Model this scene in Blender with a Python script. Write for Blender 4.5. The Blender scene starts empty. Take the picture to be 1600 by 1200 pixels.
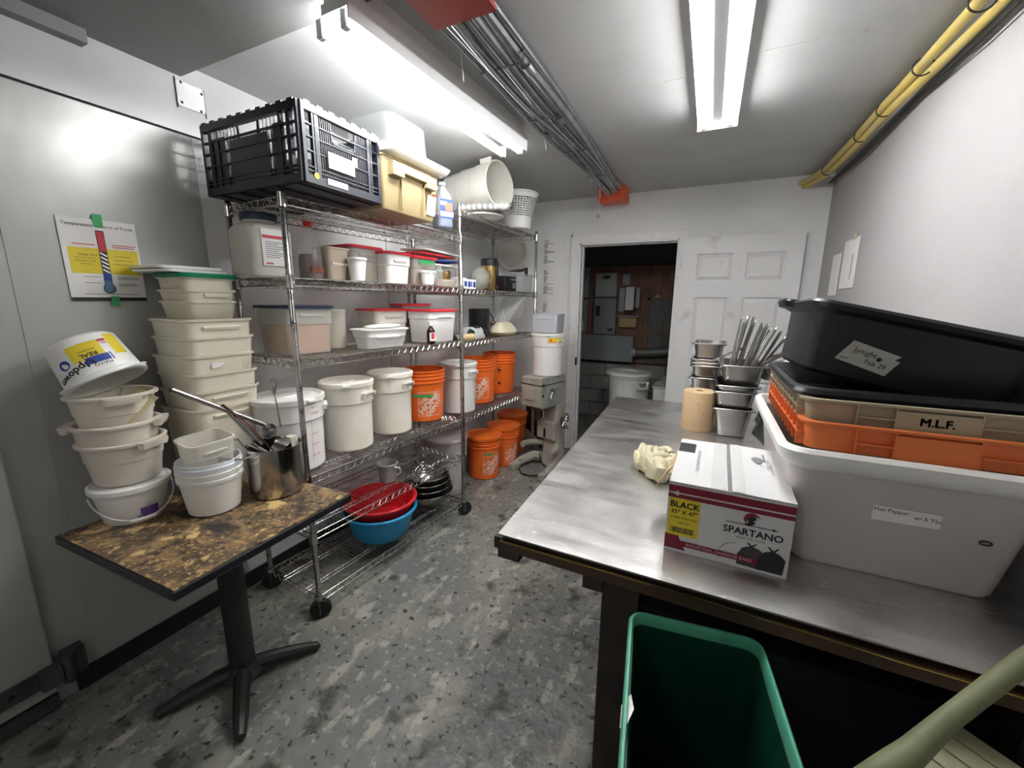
import bpy, bmesh, math, random
from mathutils import Vector, Matrix, Euler
random.seed(7)
C = bpy.context.scene.collection
S = bpy.context.scene
PI = math.pi
# ------------------------------------------------------------------ camera, world, exposure
cam = bpy.data.objects.new('camera', bpy.data.cameras.new('camera'))
C.objects.link(cam)
yaw, pit, rol = math.radians(25.41), math.radians(11.23), math.radians(0.536)
f_ = Vector((-math.sin(yaw)*math.cos(pit), math.cos(yaw)*math.cos(pit), -math.sin(pit)))
r_ = Vector((math.cos(yaw), math.sin(yaw), 0)); u_ = r_.cross(f_)
rr = r_*math.cos(rol)+u_*math.sin(rol); uu = -r_*math.sin(rol)+u_*math.cos(rol)
m = Matrix((rr, uu, -f_)).transposed().to_4x4(); m.translation = (0, 0, 1.55)
cam.matrix_world = m
cam.data.sensor_width = 36; cam.data.lens = 640.09/1600*36; cam.data.clip_start = 0.02
S.camera = cam
S.view_settings.view_transform = 'Standard'; S.view_settings.look = 'None'
S.view_settings.gamma = 1.0; S.view_settings.use_curve_mapping = False
S.view_settings.exposure = 1.8
w = bpy.data.worlds.new('world'); S.world = w; w.use_nodes = True
w.node_tree.nodes['Background'].inputs[0].default_value = (0.6, 0.65, 0.7, 1)
w.node_tree.nodes['Background'].inputs[1].default_value = 0.05
TUBE = 15.0
S.cycles.max_bounces = 8; S.cycles.transparent_max_bounces = 24

# ------------------------------------------------------------------ materials
MC = {}
def mat(name, col, rough=0.5, metal=0.0, noise=None, bump=None, emit=0, clear=0.0, spec=None, coat=0, rnoise=None, sss=0):
    """noise=(scale, colour2, lo, hi, detail); bump=(scale, strength)"""
    if name in MC: return MC[name]
    M = bpy.data.materials.new(name); M.use_nodes = True
    nt = M.node_tree; N = nt.nodes; L = nt.links; P = N['Principled BSDF']
    P.inputs['Base Color'].default_value = (*col, 1); P.inputs['Roughness'].default_value = rough
    P.inputs['Metallic'].default_value = metal
    if spec is not None: P.inputs['Specular IOR Level'].default_value = spec
    if coat: P.inputs['Coat Weight'].default_value = coat
    if emit:
        P.inputs['Emission Color'].default_value = (*col, 1); P.inputs['Emission Strength'].default_value = emit
    tc = None
    def tex(scale, detail=4, stretch=None):
        nonlocal tc
        if tc is None: tc = N.new('ShaderNodeTexCoord')
        n = N.new('ShaderNodeTexNoise'); n.inputs['Scale'].default_value = scale; n.inputs['Detail'].default_value = detail
        if stretch:
            mp = N.new('ShaderNodeMapping'); mp.inputs['Scale'].default_value = stretch
            L.new(tc.outputs['Object'], mp.inputs[0]); L.new(mp.outputs[0], n.inputs['Vector'])
        else: L.new(tc.outputs['Object'], n.inputs['Vector'])
        return n
    if noise:
        cur = None
        for (sc, c2, lo, hi, det, *st) in (noise if isinstance(noise, list) else [noise]):
            n = tex(sc, det, st[0] if st else None)
            r = N.new('ShaderNodeMapRange'); r.inputs[1].default_value = lo; r.inputs[2].default_value = hi
            L.new(n.outputs[0], r.inputs[0])
            mx = N.new('ShaderNodeMix'); mx.data_type = 'RGBA'
            if cur is None: mx.inputs[6].default_value = (*col, 1)
            else: L.new(cur, mx.inputs[6])
            mx.inputs[7].default_value = (*c2, 1); L.new(r.outputs[0], mx.inputs[0]); cur = mx.outputs[2]
        L.new(cur, P.inputs['Base Color'])
    if rnoise:
        sc, lo, hi, st = rnoise
        n = tex(sc, 3, st); r = N.new('ShaderNodeMapRange'); r.inputs[1].default_value = .3; r.inputs[2].default_value = .7
        r.inputs[3].default_value = lo; r.inputs[4].default_value = hi
        L.new(n.outputs[0], r.inputs[0]); L.new(r.outputs[0], P.inputs['Roughness'])
    if bump:
        n = tex(bump[0], 3, bump[2] if len(bump) > 2 else None); b = N.new('ShaderNodeBump'); b.inputs['Strength'].default_value = bump[1]
        b.inputs['Distance'].default_value = 0.02
        L.new(n.outputs[0], b.inputs['Height']); L.new(b.outputs[0], P.inputs['Normal'])
    if clear:
        t = N.new('ShaderNodeBsdfTransparent'); t.inputs[0].default_value = (0.93, 0.94, 0.93, 1)
        mx = N.new('ShaderNodeMixShader'); mx.inputs[0].default_value = clear
        out = N['Material Output']
        L.new(P.outputs[0], mx.inputs[1]); L.new(t.outputs[0], mx.inputs[2]); L.new(mx.outputs[0], out.inputs[0])
    MC[name] = M
    return M
grime = (0.25, 0.23, 0.19)
m_wallu = mat('upper_white_darkened', (0.54, 0.55, 0.55), .4, noise=(3, (0.47, 0.48, 0.47), .45, .75, 6), bump=(9, .12))  # white wall paint darkened in colour to hold back lamp light up here
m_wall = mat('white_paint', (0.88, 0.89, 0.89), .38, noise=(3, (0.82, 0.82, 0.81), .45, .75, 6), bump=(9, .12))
m_wallr = mat('right_white_darkened', (0.43, 0.42, 0.42), .65, noise=(2, (0.405, 0.395, 0.395), .4, .8, 4), bump=(40, .05))  # right wall's white, darkened in colour against the lamp close by
m_ceil = mat('ceiling_paint', (0.49, 0.495, 0.495), .45, noise=[(2.2, (0.42, 0.425, 0.425), .4, .75, 6), (14, (0.45, 0.44, 0.42), .68, .76, 3)], bump=(7, .12))
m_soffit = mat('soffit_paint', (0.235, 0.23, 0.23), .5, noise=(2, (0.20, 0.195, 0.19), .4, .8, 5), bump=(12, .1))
m_coolerlt = mat('cooler_panel_lightened', (0.82, 0.82, 0.82), .35, .05, noise=(1.5, (0.74, 0.74, 0.73), .4, .8, 4), bump=(3.4, .15))  # panels behind the racks, lightened in colour against the dim light there
m_cooler = mat('cooler_panel_darkened', (0.46, 0.47, 0.455), .30, .18, noise=(1.5, (0.39, 0.40, 0.385), .4, .8, 4), bump=(3.4, .26))  # near panels, darkened in colour to offset the lamp brightness
m_floor = mat('painted_concrete', (0.17, 0.175, 0.172), .42, noise=[
    (1.3, (0.21, 0.205, 0.175), .42, .62, 5), (4.0, (0.26, 0.255, 0.22), .50, .60, 14, (1.3, .8, 1)), (9, (0.36, 0.35, 0.30), .575, .63, 14, (1.5, .8, 1)), (30, (0.34, 0.33, 0.29), .59, .65, 10),
    (7, (0.07, 0.067, 0.058), .58, .68, 14), (32, (0.045, 0.043, 0.038), .60, .66, 8)], bump=(14, .5), rnoise=(5, .3, .6, None))
m_trim = mat('door_trim_paint', (0.88, 0.88, 0.88), .35, noise=(6, (0.62, 0.60, 0.55), .6, .8, 6))
m_black = mat('black_plastic', (0.012, 0.013, 0.016), .34, bump=(60, .05))
m_blackr = mat('black_rubber', (0.012, 0.012, 0.012), .7)
m_navycrate = mat('navy_black_crate_plastic', (0.010, 0.012, 0.022), .4)
m_chrome = mat('chrome_wire', (0.62, 0.61, 0.58), .22, 1.0, noise=(30, (0.30, 0.28, 0.25), .5, .7, 4))
m_wire = mat('dull_shelf_wire', (0.50, 0.48, 0.46), .3, 1.0, noise=(20, (0.22, 0.18, 0.16), .45, .7, 4))
m_post = mat('post_chrome', (0.55, 0.55, 0.54), .2, 1.0, noise=(25, (0.2, 0.19, 0.18), .55, .7, 4))
m_steel = mat('brushed_table_steel', (0.70, 0.69, 0.67), .3, 1.0, noise=[(5, (0.50, 0.49, 0.475), .4, .65, 8), (60, (0.86, 0.86, 0.85), .62, .7, 6, (.5, 2, 1))], bump=(50, .02, (.4, 2, 1)), rnoise=(9, .36, .48, (.6, 1.8, 1)))
m_pan = mat('pan_steel', (0.48, 0.47, 0.46), .24, 1.0, noise=(8, (0.36, 0.35, 0.34), .4, .7, 4))
m_pot = mat('pot_steel', (0.50, 0.48, 0.46), .17, 1.0, noise=(5, (0.34, 0.31, 0.28), .45, .75, 5))
m_milk = mat('milky_plastic', (0.92, 0.87, 0.74), .35, clear=.2, noise=(4, (0.86, 0.79, 0.62), .4, .75, 5))
m_milkt = mat('milky_translucent_plastic', (0.90, 0.86, 0.78), .3, clear=.45)
m_boxt = mat('content_box_plastic', (0.86, 0.83, 0.76), .3, clear=.70)
m_bowlp = mat('dull_ivory_plastic', (0.88, 0.81, 0.71), .3, clear=.28)
m_bin = mat('flour_bin_plastic', (0.92, 0.88, 0.78), .4, noise=(5, (0.86, 0.79, 0.64), .55, .75, 6))
m_binw = mat('white_bin_plastic', (0.88, 0.87, 0.84), .35)
m_clear = mat('clear_plastic', (0.75, 0.78, 0.8), .15, clear=.78)
m_white = mat('white_plastic', (0.86, 0.86, 0.83), .35, noise=(4, (0.80, 0.78, 0.72), .5, .8, 5))
m_whiteb = mat('bluish_white_plastic', (0.78, 0.82, 0.86), .3)
m_red = mat('red_lid_plastic', (0.68, 0.03, 0.045), .35)
m_redtub = mat('red_tub_plastic', (0.72, 0.02, 0.03), .35)
m_blue = mat('blue_tub_plastic', (0.02, 0.35, 0.68), .35)
m_navy = mat('navy_lid_plastic', (0.02, 0.03, 0.07), .4)
m_green = mat('green_lid_plastic', (0.0, 0.20, 0.09), .4)
m_orange = mat('orange_pail_plastic', (0.98, 0.19, 0.025), .4, noise=(6, (0.86, 0.14, 0.018), .5, .7, 4))
m_orangel = mat('orange_pail_lid_plastic', (0.90, 0.17, 0.015), .38)
m_print = mat('white_print', (0.85, 0.72, 0.66), .5)
m_paper = mat('white_paper', (0.88, 0.87, 0.85), .6)
m_ink = mat('black_ink', (0.02, 0.02, 0.022), .6)
m_gink = mat('grey_ink', (0.22, 0.22, 0.23), .6)
m_tape = mat('green_tape', (0.05, 0.42, 0.14), .55)
m_yellow = mat('yellow_print', (0.78, 0.62, 0.03), .5)
m_rink = mat('red_print', (0.62, 0.03, 0.05), .5)
m_bink = mat('blue_print', (0.02, 0.06, 0.35), .5)
m_lbink = mat('steel_blue_print', (0.10, 0.20, 0.36), .5)
m_maroon = mat('maroon_print', (0.22, 0.01, 0.03), .5)
m_tan = mat('tan_tub_plastic', (0.39, 0.31, 0.17), .4, noise=(5, (0.34, 0.265, 0.14), .45, .7, 4))
m_pink = mat('pink_grain_contents', (0.85, 0.27, 0.10), .8, noise=(60, (0.6, 0.34, 0.2), .4, .7, 3))
m_brown = mat('brown_contents', (0.22, 0.06, 0.025), .6)
m_beigec = mat('beige_contents', (0.52, 0.38, 0.26), .7)
m_beige = mat('beige_plastic', (0.62, 0.52, 0.40), .45)
m_kraft = mat('kraft_paper', (0.62, 0.44, 0.26), .8, noise=(60, (0.54, 0.37, 0.21), .4, .7, 4))
m_card = mat('cardboard', (0.50, 0.35, 0.20), .8)
m_boxw = mat('white_box_board', (0.68, 0.68, 0.68), .5)
m_cloth = mat('cream_cloth', (0.62, 0.57, 0.40), .9, bump=(120, .2))
m_gold = mat('gold_metal', (0.65, 0.45, 0.18), .25, 1.0)
m_castiron = mat('black_cast_iron', (0.014, 0.014, 0.014), .45, bump=(30, .1))
m_darkwood = mat('dark_wood', (0.03, 0.022, 0.018), .6, noise=(8, (0.06, 0.04, 0.025), .5, .7, 5, (1, 6, 1)))
m_edgewood = mat('worn_wood_edge', (0.075, 0.042, 0.024), .5, noise=(5, (0.05, 0.03, 0.02), .45, .65, 6))
m_osb = mat('worn_particle_top', (0.12, 0.078, 0.045), .45, noise=[
    (14, (0.26, 0.165, 0.08), .46, .6, 9), (75, (0.44, 0.30, 0.13), .55, .62, 5), (30, (0.06, 0.045, 0.035), .56, .62, 6), (10, (0.62, 0.45, 0.20), .60, .635, 8), (8, (0.035, 0.03, 0.028), .56, .66, 12)], bump=(40, .3))
m_greenbin = mat('green_bin_plastic', (0.0, 0.045, 0.026), .45)
m_greenrim = mat('pale_green_rim_plastic', (0.10, 0.42, 0.27), .45, noise=(10, (0.05, 0.3, 0.19), .45, .7, 6))
m_ytube = mat('yellow_pipe_jacket', (0.62, 0.48, 0.13), .45, noise=(5, (0.55, 0.45, 0.22), .45, .7, 4))
m_conduit = mat('grey_conduit', (0.36, 0.37, 0.39), .3, .85, noise=(12, (0.24, 0.24, 0.25), .4, .7, 4))
m_redbox = mat('red_painted_steel', (0.36, 0.035, 0.025), .4)
m_orbox = mat('orange_painted_steel', (0.80, 0.13, 0.05), .45)
m_beigecrate = mat('beige_crate_plastic', (0.46, 0.40, 0.28), .45)
m_orcrate = mat('orange_crate_plastic', (0.85, 0.22, 0.06), .4)
m_mixer = mat('chipped_mixer_enamel', (0.42, 0.39, 0.33), .4, noise=[(6, (0.34, 0.31, 0.26), .45, .7, 6), (10, (0.05, 0.045, 0.04), .66, .70, 3)])
m_grey = mat('grey_electrical_steel', (0.25, 0.28, 0.28), .45)
m_greyl = mat('light_grey_electrical_steel', (0.38, 0.39, 0.39), .45)
m_ply = mat('dark_plywood', (0.24, 0.11, 0.06), .6, noise=(4, (0.10, 0.05, 0.03), .4, .7, 6, (5, 1, 1)))
m_block = mat('grey_cinder_block', (0.33, 0.31, 0.29), .8, bump=(30, .4))
m_mortar = mat('dark_mortar', (0.13, 0.125, 0.12), .9)
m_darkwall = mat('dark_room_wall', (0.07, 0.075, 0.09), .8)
m_tube = mat('lit_fluorescent_tube', (0.98, 0.985, 0.98), .5, emit=TUBE)
m_fix = mat('white_fixture_enamel', (0.90, 0.90, 0.90), .35)
m_hose = mat('olive_hose_rubber', (0.20, 0.21, 0.11), .6, noise=(12, (0.14, 0.15, 0.08), .4, .7, 5))
m_pale = mat('pale_painted_wood', (0.42, 0.42, 0.27), .6, noise=(6, (0.30, 0.31, 0.2), .45, .7, 6))
m_hinge = mat('dull_cast_metal', (0.13, 0.13, 0.13), .4, .6, noise=(12, (0.07, 0.07, 0.07), .4, .7, 5))
m_bluejug = mat('blue_liquid', (0.03, 0.06, 0.16), .25)
m_bag = mat('creamy_bag_contents', (0.74, 0.70, 0.50), .5)
m_brownjug = mat('dark_syrup', (0.11, 0.02, 0.012), .2)
m_bottle = mat('dark_bottle', (0.02, 0.008, 0.006), .15)
m_wood = mat('pale_rolling_wood', (0.72, 0.55, 0.30), .5)
m_drum = mat('cream_drum_plastic', (0.74, 0.72, 0.66), .4)
m_greybin = mat('pale_pinkish_bin_plastic', (0.55, 0.50, 0.49), .5, noise=(8, (0.42, 0.38, 0.37), .5, .7, 5))
m_darkgap = mat('dark_gap', (0.02, 0.02, 0.03), .8)

# ------------------------------------------------------------------ mesh kit
class MB:
    def __init__(s): s.v = []; s.f = []
    def add(s, vs, fs, T=None):
        o = len(s.v)
        s.v += [tuple(T @ Vector(p)) if T is not None else tuple(p) for p in vs]
        s.f += [tuple(i+o for i in q) for q in fs]
        return s
    def box(s, c, d, T=None, rz=0):
        x, y, z = d[0]/2, d[1]/2, d[2]/2
        vs = [Vector((a*x, b*y, e*z)) for a in (-1, 1) for b in (-1, 1) for e in (-1, 1)]
        R = Matrix.Rotation(rz, 3, 'Z')
        vs = [R @ p+Vector(c) for p in vs]
        return s.add(vs, [(0, 1, 3, 2), (4, 6, 7, 5), (0, 4, 5, 1), (2, 3, 7, 6), (0, 2, 6, 4), (1, 5, 7, 3)], T)
    def b2(s, lo, hi, T=None):
        return s.box([(a+b)/2 for a, b in zip(lo, hi)], [b-a for a, b in zip(lo, hi)], T)
    def tube(s, pts, r, seg=8, closed=False, cap=True, T=None):
        pts = [Vector(p) for p in pts]; n = len(pts); rs = r if isinstance(r, (list, tuple)) else [r]*n
        rings = []; up = None
        for i, p in enumerate(pts):
            a = pts[(i-1) % n] if (i > 0 or closed) else p
            b = pts[(i+1) % n] if (i < n-1 or closed) else p
            t = (b-a).normalized()
            if up is None:
                up = Vector((0, 0, 1)) if abs(t.z) < .9 else Vector((1, 0, 0))
            e1 = (up-t*up.dot(t)).normalized(); up = e1; e2 = t.cross(e1)
            rings.append([p+(e1*math.cos(k*2*PI/seg)+e2*math.sin(k*2*PI/seg))*rs[i] for k in range(seg)])
        vs = [q for R in rings for q in R]; fs = []
        for i in range(n if closed else n-1):
            j = (i+1) % n
            for k in range(seg):
                l = (k+1) % seg
                fs.append((i*seg+k, i*seg+l, j*seg+l, j*seg+k))
        if cap and not closed:
            fs.append(tuple(range(seg))[::-1]); fs.append(tuple((n-1)*seg+k for k in range(seg)))
        return s.add(vs, fs, T)
    def lathe(s, prof, seg=32, c=(0, 0, 0), T=None, a0=0, a1=2*PI):
        full = abs(a1-a0-2*PI) < 1e-6; n = seg if full else seg+1
        vs = []; fs = []; idx = []
        for (r, z) in prof:
            if r < 1e-6:
                idx.append([len(vs)]*n); vs.append((c[0], c[1], c[2]+z))
            else:
                idx.append(list(range(len(vs), len(vs)+n)))
                for k in range(n):
                    a = a0+(a1-a0)*k/seg; vs.append((c[0]+r*math.cos(a), c[1]+r*math.sin(a), c[2]+z))
        for i in range(len(prof)-1):
            A, B = idx[i], idx[i+1]
            for k in range(seg):
                l = (k+1) % n
                q = [A[k], A[l], B[l], B[k]]; q2 = []
                for t in q:
                    if t not in q2: q2.append(t)
                if len(q2) >= 3: fs.append(tuple(q2))
        return s.add(vs, fs, T)
    def loft(s, secs, seg=4, cb=True, ct=True, c=(0, 0, 0), T=None):
        vs = []; fs = []; n = 4*(seg+1)
        for sec in secs:
            z, hx, hy, r = sec[:4]; ox, oy = (sec[4], sec[5]) if len(sec) > 4 else (0, 0)
            r = max(min(r, hx, hy), 1e-4)
            for q, (sx, sy) in enumerate(((1, 1), (-1, 1), (-1, -1), (1, -1))):
                for k in range(seg+1):
                    a = q*PI/2+k*PI/2/seg
                    vs.append((c[0]+ox+sx*(hx-r)+r*math.cos(a), c[1]+oy+sy*(hy-r)+r*math.sin(a), c[2]+z))
        for i in range(len(secs)-1):
            for k in range(n):
                l = (k+1) % n; fs.append((i*n+k, i*n+l, (i+1)*n+l, (i+1)*n+k))
        if cb: fs.append(tuple(range(n))[::-1])
        if ct: fs.append(tuple((len(secs)-1)*n+k for k in range(n)))
        return s.add(vs, fs, T)
    def poly(s, pts, mp, T=None):
        vs = [mp(*p) for p in pts]
        return s.add(vs, [tuple(range(len(vs)))], T)
    def rect(s, u0, v0, u1, v1, mp, nu=1):
        for i in range(nu):
            a = u0+(u1-u0)*i/nu; b = u0+(u1-u0)*(i+1)/nu
            s.poly([(a, v0), (b, v0), (b, v1), (a, v1)], mp)
        return s
    def text(s, body, size, mp, u=0, v=0, rot=0, align='CENTER', sx=1, bold=0):
        cu = bpy.data.curves.new('t', 'FONT'); cu.body = body; cu.size = size; cu.align_x = align; cu.align_y = 'CENTER'; cu.resolution_u = 2
        ob = bpy.data.objects.new('t', cu); me = ob.to_mesh()
        c, q = math.cos(rot), math.sin(rot)
        e = bold*size
        for (du, dv) in (((0, 0),) if not bold else ((-e, 0), (e, 0), (0, e), (0, -e), (0, 0))):
            vs = [mp(u+du+p.co.x*sx*c-p.co.y*q, v+dv+p.co.x*sx*q+p.co.y*c) for p in me.vertices]
            s.add(vs, [tuple(p.vertices) for p in me.polygons])
        ob.to_mesh_clear(); bpy.data.objects.remove(ob); bpy.data.curves.remove(cu)
        return s
    def mesh(s, name, M, smooth=35, fix=True):
        me = bpy.data.meshes.new(name); me.from_pydata(s.v, [], s.f)
        if fix:
            bm = bmesh.new(); bm.from_mesh(me); bmesh.ops.remove_doubles(bm, verts=bm.verts, dist=1e-6)
            bmesh.ops.recalc_face_normals(bm, faces=bm.faces); bm.to_mesh(me); bm.free()
        me.materials.append(M)
        if smooth:
            me.polygons.foreach_set('use_smooth', [True]*len(me.polygons)); me.set_sharp_from_angle(angle=math.radians(smooth))
        me.update()
        return me
    def build(s, name, M, parent=None, smooth=35, fix=True, bevel=0):
        o = bpy.data.objects.new(name, s.mesh(name, M, smooth, fix)); C.objects.link(o)
        if parent is not None: o.parent = parent
        if bevel:
            b = o.modifiers.new('b', 'BEVEL'); b.width = bevel; b.segments = 2; b.limit_method = 'ANGLE'
        return o
def plane(o, u, v):
    o, u, v = Vector(o), Vector(u), Vector(v)
    return lambda a, b: tuple(o+u*a+v*b)
def cylmap(rf, off=.0012, a0=-PI/2, z0=0, c=(0, 0)):
    """wrap (u, v) on a round wall; u is arc length, label faces local -y"""
    def f(u, v):
        r = (rf(v) if callable(rf) else rf)+off; a = a0+u/r
        return (c[0]+r*math.cos(a), c[1]+r*math.sin(a), z0+v)
    return f
def thing(name, label, cat, loc=(0, 0, 0), rz=0, group=None, rot=None):
    o = bpy.data.objects.new(name, None); C.objects.link(o); o.empty_display_size = .05
    o.location = loc; o.rotation_euler = rot if rot else (0, 0, rz)
    o['label'] = label; o['category'] = cat
    if group: o['group'] = group
    return o
def struct(name, b, M, parent=None, **k):
    o = b.build(name, M, parent, **k)
    if parent is None: o['kind'] = 'structure'
    return o
def dup(root, label, loc, rz=0, group=None, rot=None):
    r = root.copy(); C.objects.link(r); r.location = loc; r.rotation_euler = rot if rot else (0, 0, rz); r['label'] = label
    if group: r['group'] = group
    for ch in list(root.children):
        c = ch.copy(); C.objects.link(c); c.parent = r
        for g in list(ch.children):
            d = g.copy(); C.objects.link(d); d.parent = c
    return r
def face(x, y, ex=0): return math.atan2(-x, y)*1.0+ex    # local -y looks towards the aisle viewer at the origin
def tubsec(w, d, h, taper, r, fl, wall=.003, fh=.008, sh=None):
    """sections of an open tapered box: up the outside, over the flange, down inside"""
    hw, hd = w/2, d/2; bw, bd = hw-taper, hd-taper
    o = [(0, bw-.004, bd-.004, r*.7), (.006, bw, bd, r*.8)]
    if sh:
        t = sh/h; o += [(sh, bw+taper*t, bd+taper*t, r), (sh+.004, bw+taper*t+.004, bd+taper*t+.004, r)]
    o += [(h-fh, hw, hd, r), (h-fh, hw+fl, hd+fl, r+fl), (h, hw+fl, hd+fl, r+fl), (h, hw-wall, hd-wall, r-wall), (.006+wall, bw-wall, bd-wall, r*.7)]
    return o
def square_tub(t, w, d, h, M, taper=.012, r=.03, fl=.006, handle=True, sh=None, fh=.008):
    b = MB().loft(tubsec(w, d, h, taper, r, fl, sh=sh, fh=fh)).build('body', M, t)
    if handle:
        for sy in (-1, 1):
            MB().loft([(h-.046, w*.25, .003, .002), (h-.038, w*.26, .007, .004), (h-.034, w*.26, .006, .004)], c=(0, sy*(d/2+.001), 0)).build('handle', M, t)
    return b
def flat_lid(t, w, d, z, M, r=.035, th=.012):
    return MB().loft([(z-th*.7, w/2, d/2, r), (z+th*.2, w/2+.001, d/2+.001, r), (z+th*.5, w/2-.004, d/2-.004, r), (z+th*.5, w/2-.014, d/2-.014, r*.8),
                      (z+th*.2, w/2-.018, d/2-.018, r*.8)]).build('lid', M, t)
def round_open(t, r0, r1, h, M, fl=.006, wall=.003, name='body', seg=40, steps=()):
    p = [(0, 0), (r0-.006, 0), (r0, .006)]
    for (z, dr) in steps:
        rz = r0+(r1-r0)*z/h; p += [(rz, z), (rz+dr, z+.002)]
    p += [(r1, h-.012), (r1+fl, h-.012), (r1+fl+.001, h-.004), (r1+fl-.002, h), (r1-wall, h), (r0-wall, .008), (0, .008)]
    return MB().lathe(p, seg).build(name, M, t)

# ================================================================== ROOM SHELL
XL, XR, YB, YR, ZC = -2.16, 0.765, 4.12, -1.7, 2.55
b = MB().b2((XL-.3, YR-.1, -.06), (XR+.1, 5.75, 0)); struct('floor', b, m_floor, smooth=0)
b = MB().b2((XL-.3, YR-.1, ZC), (XR+.1, 5.75, ZC+.08)); struct('ceiling', b, m_ceil, smooth=0)
# cooler wall panels (left) with a black gap above and painted wall over them
wl = struct('wall_left', MB().b2((XL-.2, YR, 0), (XL-.05, YB, ZC)), m_wall, smooth=0)
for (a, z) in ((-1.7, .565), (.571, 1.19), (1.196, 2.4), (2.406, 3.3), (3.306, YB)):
    if a > 0: MB().b2((XL-.05, a-.006, 0.0), (XL, z, 2.258)).build('panel', m_coolerlt if a > 1 else m_cooler, wl, smooth=0)
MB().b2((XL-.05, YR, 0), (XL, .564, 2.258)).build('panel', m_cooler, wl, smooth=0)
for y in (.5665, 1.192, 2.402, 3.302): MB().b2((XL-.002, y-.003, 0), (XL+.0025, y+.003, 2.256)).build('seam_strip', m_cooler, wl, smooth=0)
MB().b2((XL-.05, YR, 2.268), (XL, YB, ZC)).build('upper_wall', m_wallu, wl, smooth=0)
MB().b2((XL-.045, YR, 2.25), (XL-.012, YB, 2.27)).build('gap', m_darkgap, wl, smooth=0)
b = MB().b2((XL, .5, 0), (XL+.012, YB, .085)); struct('baseboard_left', b, m_blackr, smooth=0)
# soffit over the near left corner
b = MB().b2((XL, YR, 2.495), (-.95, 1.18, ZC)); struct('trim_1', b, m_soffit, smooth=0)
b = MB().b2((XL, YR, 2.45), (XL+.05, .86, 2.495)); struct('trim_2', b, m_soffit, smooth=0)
# back wall with doorway opening x -1.222 .. -0.305, z 0 .. 2.127
DX0, DX1, DZ = -1.225, -.305, 2.127
b = MB(); b.b2((XL-.1, YB, 0), (DX0, YB+.12, ZC)); b.b2((DX1, YB, 0), (XR+.1, YB+.12, ZC)); b.b2((DX0, YB, DZ), (DX1, YB+.12, ZC))
struct('wall_back', b, m_wall, smooth=0)
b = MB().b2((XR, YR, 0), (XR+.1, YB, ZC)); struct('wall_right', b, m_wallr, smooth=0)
b = MB().b2((XL-.1, YR-.1, 0), (XR+.1, YR, ZC)); struct('wall_rear', b, m_wall, smooth=0)
# door casing
b = MB(); b.b2((DX0-.08, YB-.018, 0), (DX0, YB, DZ+.08)); b.b2((DX1, YB-.018, 0), (DX1+.075, YB, DZ+.08)); b.b2((DX0, YB-.018, DZ), (DX1, YB, DZ+.08))
b.b2((DX0-.085, YB-.026, 0), (DX0-.068, YB, DZ+.085)); b.b2((DX0-.085, YB-.026, DZ+.068), (DX1+.08, YB, DZ+.085))
ca = struct('trim_3', b, m_trim, smooth=0)
b = MB(); b.b2((DX0, YB-.01, 0), (DX0+.016, YB+.13, DZ)); b.b2((DX1-.016, YB-.01, 0), (DX1, YB+.13, DZ)); b.b2((DX0, YB-.01, DZ-.016), (DX1, YB+.13, DZ))
b.b2((DX0+.016, YB+.05, 0), (DX0+.026, YB+.085, DZ-.016)); b.b2((DX0+.016, YB+.05, DZ-.026), (DX1-.016, YB+.085, DZ-.016))
struct('trim_4', b, m_trim, smooth=0)
MB().b2((DX0-.002, YB-.02, .92), (DX0+.017, YB-.005, 1.0)).build('strike_plate', m_hinge, ca, smooth=0)
# open door leaf folded back against the wall
dt = bpy.data.objects.new('door_1', None); C.objects.link(dt); dt.location = (-.265, YB-.055, .01); dt['kind'] = 'structure'
W, Hh, TH = .895, 2.11, .036
cols = [(.12, .40), (.50, .78)]; rows = [(.20, .88), (1.02, 1.60), (1.72, 1.96)]
b = MB()
xs = [0, .12, .40, .50, .78, W]; zs = [0, .20, .88, 1.02, 1.60, 1.74, 1.97, Hh]
rows = [(.20, .88), (1.02, 1.60), (1.74, 1.97)]
cols = [(.12, .40), (.50, .78)]
for i in range(5):
    for j in range(7):
        hole = i in (1, 3) and j in (1, 3, 5)
        b.b2((xs[i], .020 if hole else 0, zs[j]), (xs[i+1], TH, zs[j+1]))
b.build('leaf', m_trim, dt, smooth=0)
for (a, c_) in cols:
    for (p, q) in rows:
        u = MB(); e = .035
        o1 = [(a+.008, .0195, p+.008), (c_-.008, .0195, p+.008), (c_-.008, .0195, q-.008), (a+.008, .0195, q-.008)]
        i1 = [(a+e, .003, p+e), (c_-e, .002, p+e), (c_-e, .002, q-e), (a+e, .002, q-e)]
        u.add(o1+i1, [(0, 1, 5, 4), (1, 2, 6, 5), (2, 3, 7, 6), (3, 0, 4, 7), (4, 5, 6, 7)])
        u.build('panel', m_trim, dt, smooth=0)
for z in (.25, 1.1, 1.9):
    MB().tube([(-.012, -.002, z-.045), (-.012, -.002, z+.045)], .005, 8).build('hinge', m_trim, dt)
# cooler door (near left) with strap hinge
d2 = bpy.data.objects.new('door_2', None); C.objects.link(d2); d2.location = (XL, 0, 0); d2['kind'] = 'structure'
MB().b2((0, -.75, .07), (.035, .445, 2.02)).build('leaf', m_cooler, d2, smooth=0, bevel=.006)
MB().b2((.002, -.75, .012), (.04, .44, .062)).build('kick_strip', m_hinge, d2, smooth=0)
h = MB(); h.b2((.035, .02, .125), (.05, .40, .19)); h.b2((.03, .40, .12), (.075, .455, .195)); h.tube([(.055, .475, .10), (.055, .475, .215)], .02, 12); h.b2((.0, .47, .105), (.045, .53, .21))
h.build('strap_hinge', m_hinge, d2)
for y in (.08, .2, .33): MB().lathe([(0, .006), (.006, .005), (.009, 0)], 10, T=Matrix.Translation((.05, y, .158)) @ Matrix.Rotation(PI/2, 4, 'Y')).build('bolt', m_blackr, d2)
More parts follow.
